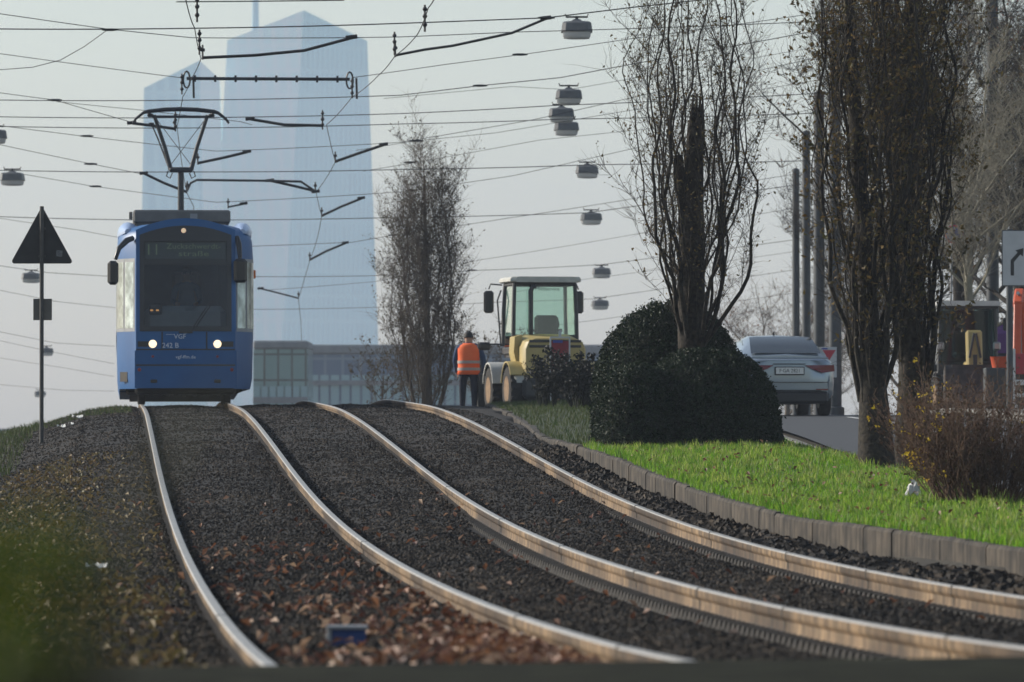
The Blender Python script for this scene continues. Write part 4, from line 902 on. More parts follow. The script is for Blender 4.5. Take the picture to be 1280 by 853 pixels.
fingers(wb, (-.225, .21, .86), (0, .5, -.85), m_skin); fingers(wb, (.255, .14, .83), (0, .5, -.85), m_skin)
mb = MB(); rings = []
for z, a, b in ((.86, .205, .155), (.95, .20, .15), (1.0, .197, .148), (1.1, .195, .146), (1.2, .20, .147), (1.3, .21, .147), (1.38, .215, .135), (1.44, .19, .115), (1.485, .11, .085)):
    rings.append([(a * math.cos(u) * (1 + .02 * math.sin(5 * u + z * 20)), b * math.sin(u) - .005, z) for u in np.linspace(0, 2 * math.pi, 29)[:-1]])
mb.loft(rings, cap=False); vest = mb.build('vest', m_vest, wb, smooth=60); vest.modifiers.new('thick', 'SOLIDIFY').thickness = .006
for z in (.97, 1.11):
    mb = MB(); mb.loft([[(.207 * math.cos(u), .156 * math.sin(u) - .005, z + dz) for u in np.linspace(0, 2 * math.pi, 29)[:-1]] for dz in (-.028, .028)], cap=False); mb.build('reflective_band', m_strip, vest, smooth=60)
# tram driver: seated behind the windscreen
M4 = Matrix.Translation(tram.location) @ Matrix.Rotation(tram_rz, 4, 'Z'); dl = M4 @ Vector((.03, 1.32, 1.06))
drv = thing('person', 'tram driver in a blue shirt seated behind the windscreen', 'person', dl, tram_rz + math.pi)
DV = [(0, 0, .55), (0, -.03, .75), (0, -.04, .95), (0, -.02, 1.05), (0, 0, 1.13), (0, .01, 1.21), (0, .01, 1.29), (-.11, .05, .55), (-.13, .42, .55), (-.13, .48, .2), (.11, .05, .55), (.13, .42, .55), (.13, .48, .2),
      (-.19, -.02, 1.0), (-.25, .08, .76), (-.15, .32, .70), (-.13, .38, .70), (.19, -.02, 1.0), (.25, .08, .76), (.15, .32, .70), (.13, .38, .70)]
DE = [(0, 1), (1, 2), (2, 3), (3, 4), (4, 5), (5, 6), (0, 7), (7, 8), (8, 9), (0, 10), (10, 11), (11, 12), (3, 13), (13, 14), (14, 15), (15, 16), (3, 17), (17, 18), (18, 19), (19, 20)]
DR = [(.15, .11), (.15, .11), (.17, .11), (.12, .085), .055, (.075, .085), (.06, .07), .085, .066, .045, .085, .066, .045, .066, .05, .038, .03, .066, .05, .038, .03]
db_ = skin_body('body', DV, DE, DR, mat('blue shirt', (.09, .16, .25), None, rough=.9), drv); db_.data.materials.append(m_skin); db_.data.materials.append(m_navy)
for p in db_.data.polygons:
    if p.center.z > 1.1 or (p.center.y > .28 and p.center.z > .62): p.material_index = 1
    elif p.center.z < .62: p.material_index = 2
head_parts(drv, db_, (0, .01, 1.25), (0, 1, 0))

# ------------------------------------------------------------------ vehicles
m_yel = mat('loader yellow', (.36, .275, .10), (.44, .34, .13), 3, .5)
m_rim = mat('ochre wheel rim', (.15, .09, .045), (.26, .16, .08), 10, .7, bump=.2)
m_tyre = mat('tyre', (.016, .016, .016), (.035, .032, .028), 12, .9, bump=.3)
m_cabfr = mat('cab frame dark grey', (.03, .032, .034), (.05, .05, .05), 6, .5)
m_beige = mat('pale cab roof', (.42, .42, .38), (.52, .51, .46), 6, .6)
m_fend = mat('grey fender', (.45, .45, .42), (.55, .55, .52), 6, .6)
m_cabgl = mat_glass('tinted cab glass', (.66, .82, .75), .04)
m_dkgl = mat_glass('dark cab glass', (.30, .46, .47), -.02)
m_seat = mat('black seat', (.012, .012, .013), None, rough=.8)
m_chrome = mat('bare metal', (.35, .35, .36), None, rough=.35, metal=.8)
m_lett = mat('dark lettering', (.02, .02, .018), None, rough=.6)

def wheel(parent, c, r, w_, rim=m_rim, seg=26, lugs=True):
    """tyre with lugs, dished rim with bolts; axis along local x"""
    mb = MB(); mb.lathe([(r * .55, -w_ * .46), (r * .8, -w_ * .5), (r * .95, -w_ * .44), (r, -w_ * .25), (r, w_ * .25), (r * .95, w_ * .44), (r * .8, w_ * .5), (r * .55, w_ * .46)], c, 'x', seg)
    if lugs:
        for k in range(18):
            a = k * 2 * math.pi / 18
            for sg in (-1, 1):
                a2 = a + (.17 if sg > 0 else 0); mb.box(Vector(c) + Vector((sg * w_ * .25, math.cos(a2) * r, math.sin(a2) * r)), (w_ * .46, r * .1, .05), rot=Matrix.Rotation(a2, 3, 'X') @ Matrix.Rotation(sg * .5, 3, 'Z'))
    t = mb.build('wheel', m_tyre, parent)
    mb = MB()
    for sg in (-1, 1): mb.lathe([(0, sg * w_ * .30), (r * .22, sg * w_ * .32), (r * .26, sg * w_ * .2), (r * .46, sg * w_ * .24), (r * .54, sg * w_ * .47), (r * .58, sg * w_ * .47)], c, 'x', seg)
    mb.build('rim', rim, t); return t

# yellow compact loader, seen from behind with its left side showing; local +y is its forward direction
ld = 114.5; lx = gx(676, ld)
L = thing('wheel_loader', 'yellow compact wheel loader seen from behind with a tall glazed cab', 'loader', (lx, ld, ground(lx, ld) - .01), R(11)); L.scale = (1.03, 1.03, 1.03)
HP = [(-.62, .62), (-.62, 1.22), (-.56, 1.36), (-.42, 1.42), (.42, 1.42), (.56, 1.36), (.62, 1.22), (.62, .62), (.5, .55), (-.5, .55)]
mb = MB(); mb.loft([[(x * s, y, .1 + z * 1.0 - (.1 if y < -1.1 else 0) * (z > 1)) for x, z in HP] for y, s in ((-1.42, .93), (-1.36, .985), (-1.2, 1), (-.45, 1), (-.40, .99))]); hood = mb.build('engine_hood', m_yel, L, smooth=30)
mb = MB()
for k in range(2): mb.box((0, -1.425, 1.27 + k * .10), (1.02, .03, .05), bev=.008)
mb.box((0, -1.41, 1.01), (.05, .03, .05)); mb.build('grille', m_blk, hood)
mb = MB(); text_mesh(mb, 'LIEBHERR', .13, lambda x, y: (-.18 + x, -1.425, .97 + y)); mb.build('lettering', m_lett, hood, smooth=0)
mb = MB(); mb.box((0, -1.36, .46), (1.28, .26, .40), bev=.06); mb.box((0, -.5, .58), (.9, 1.4, .3), bev=.03); mb.box((0, .5, .58), (.7, 1.5, .3), bev=.03); mb.build('chassis', m_cabfr, L)
mb = MB(); mb.box((-.68, -1.28, .55), (.22, .2, .36), bev=.04); mb.build('step_box', m_fend, L)
# cab frame: posts, sills, roof
posts = [(-.63, -.42), (.63, -.42), (-.63, .62), (.63, .62)]
mb = MB()
for x, y in posts: mb.tube([(x, y, 1.30), (x * .985, y, 1.95), (x * .95, y + (.04 if y < 0 else -.06), 2.52)], [.045, .04, .04], 8)
mb.box((0, -.42, 1.46), (1.28, .07, .10), bev=.02); mb.box((0, -.40, 2.50), (1.24, .07, .07), bev=.02); mb.box((0, .57, 2.5), (1.24, .07, .07), bev=.02)
for sx in (-1, 1): mb.box((sx * .63, .1, 1.2), (.06, 1.0, .14), bev=.02); mb.box((sx * .60, .1, 2.5), (.06, 1.0, .07), bev=.02)
mb.box((0, .1, 1.12), (1.22, 1.0, .1)); mb.box((0, .60, 1.30), (1.2, .05, .4)); cab = mb.build('cab', m_cabfr, L)
mb = MB(); mb.loft([[(x * s, y, z) for x, y in ((-.70, -.50), (-.60, -.56), (.60, -.56), (.70, -.50), (.70, .68), (.6, .74), (-.6, .74), (-.70, .68))] for z, s in ((2.53, .95), (2.55, 1.0), (2.60, 1.0), (2.635, .95), (2.64, .9))]); mb.build('roof', m_beige, cab, smooth=30)
for nm, vs in (('rear_window', [(-.59, -.425, 1.50), (.59, -.425, 1.50), (.565, -.39, 2.47), (-.565, -.39, 2.47)]), ('front_window', [(-.59, .60, 1.5), (.59, .60, 1.5), (.565, .56, 2.47), (-.565, .56, 2.47)]),
               ('side_window', [(-.635, -.38, 1.28), (-.635, .58, 1.28), (-.60, .54, 2.47), (-.60, -.36, 2.47)]), ('side_window', [(.635, -.38, 1.28), (.635, .58, 1.28), (.60, .54, 2.47), (.60, -.36, 2.47)])):
    mb = MB(); mb.add(vs, [(0, 1, 2, 3)]); wn = mb.build(nm, m_cabgl, cab, smooth=0)
    if nm == 'rear_window': mb = MB(); text_mesh(mb, 'Mietservice', .105, lambda x, y: (.05 + x, -.415, 2.405 + y)); mb.build('lettering', m_lett, wn, smooth=0)
mb = MB(); mb.box((.12, .05, 1.62), (.48, .12, .56), bev=.08); mb.box((.12, .24, 1.36), (.5, .46, .14), bev=.05); mb.box((-.16, .2, 1.6), (.08, .34, .07), bev=.02); mb.box((.4, .2, 1.6), (.08, .34, .07), bev=.02)
mb.box((.12, .2, 1.22), (.2, .2, .16)); mb.build('seat', m_seat, cab)
mb = MB(); mb.tube([(.3, .45, 1.55), (.3, .52, 1.72)], .02, 5); mb.tube([(.3 + .17 * math.cos(a), .54 + .05 * math.sin(a), 1.74 + .16 * math.sin(a)) for a in np.arange(0, 6.5, .4)], .014, 5); mb.build('steering_wheel', m_seat, cab)
mb = MB(); mb.tube([(-.30, -.50, 1.40), (-.30, -.50, 2.35), (-.27, -.50, 2.43), (-.20, -.5, 2.46)], .05, 8); mb.build('exhaust_pipe', m_cabfr, L, smooth=60)
for sx in (-1, 1):
    mb = MB(); mb.tube([(sx * .64, .66, 2.50), (sx * .86, .72, 2.52), (sx * .90, .72, 2.42)], .016, 5); ma = mb.build('mirror_arm', m_cabfr, L)
    mb = MB(); mb.box((sx * .90, .72, 2.17), (.20, .1, .44), bev=.04); mb.build('mirror', m_blk, ma)
mb = MB(); mb.tube([(-.66, .7, 1.3), (-.72, .75, 2.2), (-.66, .68, 2.4)], .016, 5); mb.box((-.98, .75, 1.30), (.26, .12, .16), bev=.04); mb.tube([(-.66, .6, 1.34), (-.98, .75, 1.34)], .016, 5); mb.build('work_lamp', m_blk, L)
mb = MB(); mb.loft([[(-.56, -.44 + t, 1.5 - t * .0), (-.70, -.44 + t, 1.46), (-.72, -.44 + t, 1.15), (-.66, -.44 + t, .9), (-.52, -.44 + t, .9)] for t in (-.5, -.4, 0)]); mb.build('side_fairing', m_yel, L, smooth=30)
for c in ((-.70, -.95, .44), (.70, -.95, .44), (-.70, .95, .44), (.70, .95, .44)): wheel(L, c, .45, .36)
for sx in (-1, 1):
    for y in (-.95, .95):
        mb = MB(); rr = []
        for a in np.linspace(.25, 2.6 if y < 0 else 2.9, 9): rr.append([(sx * .52, y + math.cos(a) * .52, .44 + math.sin(a) * .52), (sx * .88, y + math.cos(a) * .52, .44 + math.sin(a) * .52), (sx * .88, y + math.cos(a) * .55, .44 + math.sin(a) * .55), (sx * .52, y + math.cos(a) * .55, .44 + math.sin(a) * .55)])
        mb.loft(rr); mb.build('fender', m_fend if y > 0 else m_yel, L, smooth=40)
mb = MB()
for sx in (-1, 1): mb.box((sx * .3, 1.6, .75), (.12, 1.5, .2), bev=.03, rot=Matrix.Rotation(-.3, 3, 'X'))
mb.build('lift_arm', m_yel, L)
BK = [(2.0, .12), (2.0, .75), (2.12, .82), (2.2, .7), (2.22, .35), (2.45, .16), (2.75, .12), (2.74, .08), (2.1, .06)]
mb = MB(); mb.prism(BK, -.86, .86, plane='yz'); bm_ = MB()
mb.v = [(v[0], v[1], v[2]) for v in mb.v]; mb.build('bucket', m_cabfr, L)

# silver car seen from behind
m_car = mat('silver car paint', (.235, .285, .335), (.26, .31, .36), 1, .3, metal=.55, coat=.6)
m_carbl = mat('car lower trim', (.02, .021, .023), None, rough=.6)
m_cargl = mat('car rear glass', (.035, .045, .055), None, rough=.08, spec=.5)
m_taill = mat('tail light red', (.14, .008, .012), None, rough=.2, spec=.6)
m_plate = mat('number plate', (.62, .62, .60), None, rough=.5)
cd = 102.0; cx = gx(987, cd); s0, o0_ = so_of(cx, cd); car_z = float(gz(s0, o0_)) + .004
CR = thing('parked_car', 'silver saloon car on the road to the right of the round hedge, seen from behind', 'car', (cx, cd, car_z), R(5)); CR.scale = (.96, 1, 1)
prof = [(0.0, .62), (.02, .98), (.12, 1.03), (.5, 1.05), (1.2, 1.02), (3.4, .98), (4.2, .9), (4.75, .72), (4.85, .5)]
def hw_car(y): return .90 * (1 - .16 * max(0, (.45 - y) / .45) ** 2.2 - .22 * max(0, (y - 4.2) / .65) ** 2)
mb = MB(); rings = []
for y in (0, .03, .1, .22, .4, .7, 1.2, 2.4, 3.5, 4.2, 4.6, 4.85):
    zt = float(np.interp(y, [p[0] for p in prof], [p[1] for p in prof])); h = hw_car(y); b = .30
    bul = -.05 * (1 if y < .05 else 0)
    L_ = [(h * .9, b), (h * .98, b + .08), (h * 1.0, b + .32), (h * .985, zt - .24), (h * .95, zt - .08), (h * .87, zt - .01), (h * .5, zt + .01)]
    rings.append([(-x, y + .14 * (x / .9) ** 2 * max(0, 1 - y / .5) + .05 * max(0, .3 - y) / .3 * abs(z - .62), z) for x, z in L_] + [(x, y + .14 * (x / .9) ** 2 * max(0, 1 - y / .5) + .05 * max(0, .3 - y) / .3 * abs(z - .62), z) for x, z in L_[::-1]])
mb.loft(rings); cb_ = mb.build('body', m_car, CR, smooth=40)
def cring(y, z0, z1, w0, w1): return [(-w0, y, z0), (-w0 * .985, y, z0 + (z1 - z0) * .5), (-w1, y, z1 - .06), (-w1 * .85, y, z1 - .01), (0, y, z1 + .01), (w1 * .85, y, z1 - .01), (w1, y, z1 - .06), (w0 * .985, y, z0 + (z1 - z0) * .5), (w0, y, z0)]
GH = [(.42, 1.0, 1.08, .78, .72), (.75, 1.0, 1.22, .80, .67), (1.15, 1.0, 1.37, .81, .63), (1.6, 1.0, 1.455, .82, .60), (2.2, 1.0, 1.47, .82, .60), (2.8, .98, 1.43, .82, .60), (3.3, .97, 1.25, .82, .66), (3.75, .95, 1.02, .80, .74)]
mb = MB(); mb.loft([cring(*g) for g in GH]); mb.build('roof', m_car, CR, smooth=50)
mb = MB(); n_ = 8; gv = []
for (y, z, wd_) in ((.50, 1.115, .66), (.80, 1.245, .635), (1.15, 1.372, .60), (1.42, 1.428, .57)):
    for j in range(n_ + 1): t = -1 + 2 * j / n_; gv.append((t * wd_, y + .0 * t - .012, z + .014 - .05 * max(0, abs(t) - .8) ))
mb.add(gv, [(i * 9 + j, i * 9 + j + 1, (i + 1) * 9 + j + 1, (i + 1) * 9 + j) for i in range(3) for j in range(8)]); mb.build('rear_window', m_cargl, CR)
for sg in (-1, 1):
    mb = MB(); mb.add([(sg * .808, 1.0, 1.06), (sg * .825, 2.9, 1.04), (sg * .66, 2.7, 1.36), (sg * .65, 1.9, 1.39), (sg * .70, 1.35, 1.30)], [(0, 1, 2, 3, 4)]); mb.build('side_window', m_cargl, CR, smooth=0)
    mb = MB(); mb.box((sg * .98, 2.95, 1.05), (.2, .12, .14), bev=.05); mb.box((sg * .86, 2.95, 1.0), (.12, .06, .05)); mb.build('mirror', m_carbl, CR)
    mb = MB()   # wedge tail lamp wrapping round the corner
    pts = [(.30, .905), (.86, .915), (.875, .80), (.62, .77), (.42, .84)]
    q0 = [(sg * x, .14 * (x / .9) ** 2 - .012 + (.25 * max(0, x - .70) ** 1), z) for x, z in pts]; q1 = [(x, y + .1, z) for x, y, z in q0]; mb.add(q0 + q1, [(0, 1, 2, 3, 4)] + [(i, (i + 1) % 5, 5 + (i + 1) % 5, 5 + i) for i in range(5)]); mb.build('tail_light', m_taill, CR, smooth=0)
    mb = MB(); mb.box((sg * .62, .055, .47), (.22, .03, .03)); mb.build('reflector', m_taill, CR)
    for y in (1.0, 3.85): wheel(CR, (sg * .79, y, .325), .325, .22, m_chrome, 24, False)
mb = MB(); mb.box((0, -.012, .805), (.56, .03, .15), bev=.01); pl = mb.build('number_plate_holder', m_carbl, CR)
mb = MB(); mb.box((0, -.03, .805), (.52, .012, .115), bev=.003); pl2 = mb.build('number_plate', m_plate, pl)
mb = MB(); text_mesh(mb, 'F·GA 2821', .095, lambda x, y: (x * .95, -.0375, .805 + y)); mb.m = [0] * len(mb.f); o_ = mb.build('lettering', m_lett, pl, smooth=0)
mb = MB(); mb.box((0, .12, .33), (1.5, .25, .22), bev=.05); mb.box((0, 2.4, .3), (1.55, 4.2, .16), bev=.04); mb.box((0, .03, .455), (1.2, .05, .02)); mb.build('valance', m_carbl, CR)
mb = MB(); mb.tube([(-.06, 1.72, 1.47), (-.06, 1.70, 1.53), (-.06, 1.62, 1.545)], [.02, .014, .004], 5); mb.build('aerial', m_carbl, CR)
mb = MB(); mb.box((0, .01, 1.035), (1.46, .09, .025), bev=.01); mb.build('boot_lip', m_car, CR)
mb = MB(); mb.box((0, .02, .60), (1.44, .02, .012)); mb.box((0, .01, .93), (.62, .02, .012)); mb.build('panel_gap', m_carbl, CR)

# second loader facing the camera on the right, bucket raised
m_bk = mat('worn bucket steel', (.03, .028, .026), (.07, .062, .054), 5, .7, bump=.2)
L2 = thing('wheel_loader', 'dark compact loader facing the camera with its bucket raised, behind the brown bush', 'loader', (gx(1204, 115), 115.0, ground(gx(1204, 115), 115)), R(184)); L2.scale = (.95, 1, 1)
mb = MB()
for x, y in ((-.62, -.4), (.62, -.4), (-.60, .6), (.60, .6)): mb.tube([(x, y, .9), (x * .96, y, 2.22)], .05, 8)
mb.box((0, .6, 1.02), (1.3, .1, .2), bev=.03); mb.box((0, -.4, 1.02), (1.3, .1, .2), bev=.03); mb.box((0, .1, .85), (1.3, 1.2, .12)); mb.box((0, .1, 2.20), (1.3, 1.1, .06)); c2 = mb.build('cab', m_cabfr, L2)
mb = MB(); mb.loft([[(x * s, y, z) for x, y in ((-.68, -.5), (.68, -.5), (.68, .75), (-.68, .75))] for z, s in ((2.23, .97), (2.25, 1), (2.30, 1), (2.33, .94))]); mb.build('roof', m_fend, c2)
mb = MB(); mb.box((0, -.36, 1.55), (1.18, .04, 1.22)); mb.build('dark_backing', m_blk, c2)  # black sheet added behind the seat so the cab glass reads dark
mb = MB(); mb.add([(-.58, .66, 1.05), (.58, .66, 1.05), (.56, .64, 2.18), (-.56, .64, 2.18)], [(0, 1, 2, 3)]); mb.build('windscreen', m_dkgl, c2, smooth=0)
for sx in (-1, 1): mb = MB(); mb.add([(sx * .63, -.36, 1.05), (sx * .63, .58, 1.05), (sx * .61, .58, 2.18), (sx * .61, -.36, 2.18)], [(0, 1, 2, 3)]); mb.build('side_window', m_dkgl, c2, smooth=0)
mb = MB(); mb.box((0, -.1, 1.5), (.46, .12, .6), bev=.06); mb.box((0, .1, 1.25), (.46, .42, .12), bev=.05); mb.build('seat', m_seat, c2)
mb = MB(); mb.box((0, 1.0, .62), (.8, 1.3, .3), bev=.04); mb.box((0, -.9, .85), (1.2, 1.0, .8), bev=.08); mb.build('chassis', m_bk, L2)
mb = MB(); mb.box((-.02, 1.35, 1.30), (.34, .16, .86), bev=.04, rot=Matrix.Rotation(.15, 3, 'X')); mb.box((-.02, 1.1, 1.02), (.3, .7, .18), bev=.04); la = mb.build('lift_arm', m_yel, L2)
mb = MB(); mb.box((-.09, 1.46, 1.42), (.045, .06, .5), rot=Matrix.Rotation(.2, 3, 'Y')); mb.box((.05, 1.46, 1.42), (.045, .06, .5), rot=Matrix.Rotation(-.2, 3, 'Y')); mb.box((-.02, 1.46, 1.12), (.08, .07, .24)); mb.build('hydraulic_ram', m_cabfr, la)
mb = MB(); q_ = [(1.5, .35), (1.55, .92), (1.72, 1.02), (1.82, .95), (1.9, .5), (2.2, .30), (2.18, .26), (1.6, .26)]
mb.loft([[(x * s, y, z) for y, z in q_] for x, s in ((-.66, 1), (-.55, 1.0), (.55, 1.0), (.66, 1))]); mb.box((0, 1.78, 1.0), (1.04, .08, .07)); mb.build('bucket', m_bk, L2)
for c in ((-.62, 1.05, .42), (.62, 1.05, .42), (-.62, -.9, .42), (.62, -.9, .42)): wheel(L2, c, .42, .34)
for sx in (-1, 1):
    mb = MB(); mb.box((sx * .60, .74, 1.42), (.16, .1, .17), bev=.03); mb.build('headlight', m_chrome, L2)
    mb = MB(); mb.tube([(sx * .64, .7, 2.1), (sx * .8, .75, 2.1), (sx * .8, .75, 2.0)], .014, 5); mb.box((sx * .80, .76, 1.86), (.14, .06, .26), bev=.02); mb.build('mirror', m_blk, L2)

# orange mini excavators
m_exo = mat('excavator orange red', (.46, .065, .02), (.54, .085, .028), 4, .5)
m_exy = mat('excavator amber', (.70, .30, .03), (.78, .36, .05), 4, .5)
def excavator(label, X, Y, rz, paint, armup):
    E_ = thing('excavator', label, 'excavator', (X, Y, ground(X, Y)), rz)
    for sx in (-1, 1):
        mb = MB(); rr = [(-.8, .05), (-.95, .2), (-.9, .36), (-.7, .42), (.7, .42), (.9, .36), (.95, .2), (.8, .05)]; mb.prism([(y, z) for y, z in rr], sx * .55 - .15, sx * .55 + .15, plane='yz')
        for k in range(12): mb.box((sx * .55, -.75 + k * .135, .025), (.3, .06, .05)); mb.box((sx * .55, -.75 + k * .135, .435), (.3, .06, .04))
        mb.build('track', m_rub, E_)
    mb = MB(); mb.lathe([(0, .4), (.4, .4), (.4, .56), (0, .56)], (0, 0, 0), 'z'); mb.box((0, 0, .3), (.8, .9, .2)); mb.build('slewing_base', m_cabfr, E_)
    mb = MB(); mb.loft([[(x * s, y * s, z) for x, y in ((-.62, -.6), (-.4, -.85), (.4, -.85), (.62, -.6), (.62, .55), (-.62, .55))] for z, s in ((.57, .95), (.62, 1), (1.02, 1), (1.18, .93), (1.22, .8))]); mb.build('body', paint, E_, smooth=30)
    mb = MB()
    for x, y in ((-.58, -.2), (.1, -.2), (-.58, .5), (.1, .5)): mb.tube([(x, y, 1.1), (x * .97, y, 2.2)], .035, 6)
    mb.box((-.24, .15, 2.22), (.82, .86, .07), bev=.03); mb.box((-.24, .0, 1.45), (.4, .12, .5), bev=.05); mb.box((-.24, .15, 1.28), (.4, .4, .1), bev=.03); cb2 = mb.build('cab', m_cabfr, E_)
    mb = MB(); mb.add([(-.57, .52, 1.15), (.09, .52, 1.15), (.09, .5, 2.18), (-.57, .5, 2.18)], [(0, 1, 2, 3)]); mb.build('windscreen', m_dkgl, cb2, smooth=0)
    P = [Vector((.3, .6, .95)), Vector((.3, 1.0, armup)), Vector((.3, 1.7, armup - .25)), Vector((.3, 2.1, armup - 1.3))]
    mb = MB()
    for a, b, t in ((0, 1, .13), (1, 2, .11)):
        d = P[b] - P[a]; mb.box((P[a] + P[b]) / 2, (.14, .19, d.length + .1), bev=.03, rot=d.to_track_quat('Z', 'X').to_matrix())
    bo = mb.build('boom', paint, E_)
    mb = MB(); d = P[3] - P[2]; mb.box((P[2] + P[3]) / 2, (.12, .15, d.length), bev=.02, rot=d.to_track_quat('Z', 'X').to_matrix()); st = mb.build('dipper_arm', paint, bo)
    mb = MB(); mb.prism([(2.0, armup - 1.3), (2.25, armup - 1.35), (2.2, armup - 1.6), (1.95, armup - 1.75), (1.75, armup - 1.6), (1.85, armup - 1.5)], .08, .52, plane='yz'); mb.build('bucket', m_bk, bo)
    mb = MB(); mb.tube([P[0] + Vector((0, .2, .0)), (P[0] + P[1]) / 2 + Vector((0, .22, .1))], .04, 6); mb.tube([(P[0] + P[1]) / 2 + Vector((0, .12, .6)), P[2] + Vector((0, -.05, .22))], .035, 6); mb.build('hydraulic_ram', m_chrome, bo)
    mb = MB(); mb.box((0, -1.15, .3), (1.2, .08, .3), bev=.02); mb.box((0, -.8, .25), (.1, .6, .1)); mb.build('dozer_blade', paint, E_)
    return E_
excavator('orange-red mini excavator with its arm raised at the right picture edge', gx(1297, 112), 112.0, R(172), m_exo, 2.35)
excavator('amber excavator peeping out between the loader and the round hedge', gx(752, 133), 133.0, R(100), m_exy, 1.95)

# ------------------------------------------------------------------ signs, poles and street furniture
m_signback = mat('dark sign back', (.016, .017, .018), (.026, .027, .028), 6, .6)
m_post = mat('grey sign post', (.05, .05, .05), (.075, .075, .072), 8, .6, metal=.3)
m_stick = mat('pale sticker', (.16, .17, .18), (.07, .075, .08), 60, .6)
sx0, sd0 = gx(52, 82), 82.0; SG = thing('warning_sign', 'back of a triangular warning sign on a thin grey post left of the tram', 'road sign', (sx0, sd0, ground(sx0, sd0)))
zb = SG.location.z
def zpx(y, d): return (Y0 - y) / F * d
mb = MB(); mb.tube([(0, 0, -.3), (0, 0, zpx(258, sd0) - zb)], .030, 10); mb.build('post', m_post, SG, smooth=60)
mb = MB(); c = (zpx(329, sd0) - zb, zpx(259, sd0) - zb); tri = []
for (x, z), (nx, nz) in (((-.445, c[0]), (1, 0)), ((.445, c[0]), (0, 0)), ((0, c[1]), (0, 0))):
    ctr = Vector((0, c[0] + .26)); v = Vector((x, z)); d = (v - ctr).normalized()
    for a in np.linspace(-1.0, 1.0, 5): r = Matrix.Rotation(a, 2) @ d; tri.append(tuple(v - d * .055 + r * .035))
mb.prism(tri, .034, .038); sb_ = mb.build('sign_plate', m_signback, SG, smooth=0)
mb = MB(); tri2 = [(x * .97, c[0] + .26 + (z - c[0] - .26) * .97) for x, z in tri]; mb.prism(tri2, .0385, .041); fr = mb.build('sign_face', mat('red sign face', (.5, .03, .03), None, rough=.4), sb_, smooth=0)
mb = MB(); tri3 = [(x * .74, c[0] + .26 + (z - c[0] - .26) * .74) for x, z in tri]; mb.prism(tri3, .0415, .043); mb.build('sign_field', m_plate, sb_, smooth=0)
mb = MB(); mb.box((.25, .0325, c[0] + .14), (.09, .003, .09), rot=Matrix.Rotation(.1, 3, 'Y')); mb.build('sticker', m_stick, sb_)
mb = MB()
for z in (c[0] + .1, c[0] + .5): MB().box((0, .02, z), (.10, .05, .03)).build('clamp', m_post, SG)
mb = MB(); mb.box((.01, .036, zpx(387, sd0) - zb), (.27, .006, .31), bev=.002); mb.box((.01, .02, zpx(387, sd0) - zb), (.1, .04, .03)); mb.build('supplementary_plate', mat('brown grey plate back', (.10, .095, .085), (.13, .12, .105), 6, .6), SG)

# catenary and lighting poles
m_pole = mat('painted steel pole', (.04, .046, .053), (.055, .061, .068), 6, .5, metal=.1)
def pole(label, px, d, r, top_z, name='catenary_pole', group='tall grey poles along the road'):
    X = gx(px, d); zb = ground(X, d); P_ = thing(name, label, 'pole', (X, d, zb), group=group); H = top_z - zb
    mb = MB(); mb.tube([(0, 0, -.2), (0, 0, H * .5), (0, 0, H)], [r * 1.05, r, r * .92], 16); mb.build('pole_shaft', m_pole, P_, smooth=60)
    mb = MB(); mb.tube([(0, 0, 0), (0, 0, .28), (0, 0, .30)], [r * 1.5, r * 1.45, r * 1.1], 16); mb.build('pole_foot', m_pole, P_, smooth=50)
    mb = MB(); mb.lathe([(r, H - .01), (r * .95, H + .05), (0, H + .09)], (0, 0, 0), 'z', 16); mb.build('pole_cap', m_pole, P_, smooth=60); return P_
pole('most distant of the grey poles, the shortest of the row left of the poplars', 995, 150, .10, zpx(214, 150))
pole('grey pole second from the left in the row left of the poplars', 1008, 138, .105, zpx(167, 138))
pole('tall grey pole third from the left, beside the twin poplars', 1024, 126, .125, zpx(118, 126))
pole('grey pole directly behind the left twin poplar trunk', 1044, 114, .125, zpx(40, 114))
pole('thick dark pole between the right poplar and the white arrow sign', 1241, 124, .135, 9.6)
m_signw = mat('white sign board', (.42, .43, .44), (.48, .49, .5), 4, .5)
# white direction board
D1 = 100.0; X1 = gx(1276, D1); AS = thing('direction_sign', 'white board with black bent arrows on a dark post at the right picture edge', 'road sign', (X1, D1, ground(X1, D1))); zb = AS.location.z
mb = MB(); mb.tube([(-.19, 0.05, -.2), (-.19, .05, zpx(286, D1) - zb)], .06, 10); mb.tube([(.35, 0.05, -.2), (.35, .05, zpx(290, D1) - zb)], .05, 10); mb.build('post', m_pole, AS, smooth=60)
zc = zpx(323, D1) - zb; mb = MB(); mb.box((0.14, -.03, zc), (.92, .02, .96), bev=.008); bd = mb.build('sign_board', m_signw, AS)
mb = MB()
mb.box((.14, -.028, zc), (.95, .012, .99)); mb.build('sign_rim', m_pole, bd)
mb = MB()
def arrow(mb, x, z, s):
    mb.add([(x - .035 * s, -.043, z - .3 * s), (x + .035 * s, -.043, z - .3 * s), (x + .035 * s, -.043, z - .02 * s), (x + .17 * s, -.043, z + .14 * s), (x + .12 * s, -.043, z + .19 * s), (x - .035 * s, -.043, z + .02 * s)], [(0, 1, 2, 3, 4, 5)])
    mb.add([(x + .23 * s, -.043, z + .27 * s), (x + .22 * s, -.043, z + .09 * s), (x + .06 * s, -.043, z + .22 * s)], [(0, 1, 2)])
arrow(mb, -.15, zc - .05, .85); arrow(mb, .2, zc + .05, .85); mb.build('arrow_marks', m_lett, bd, smooth=0)
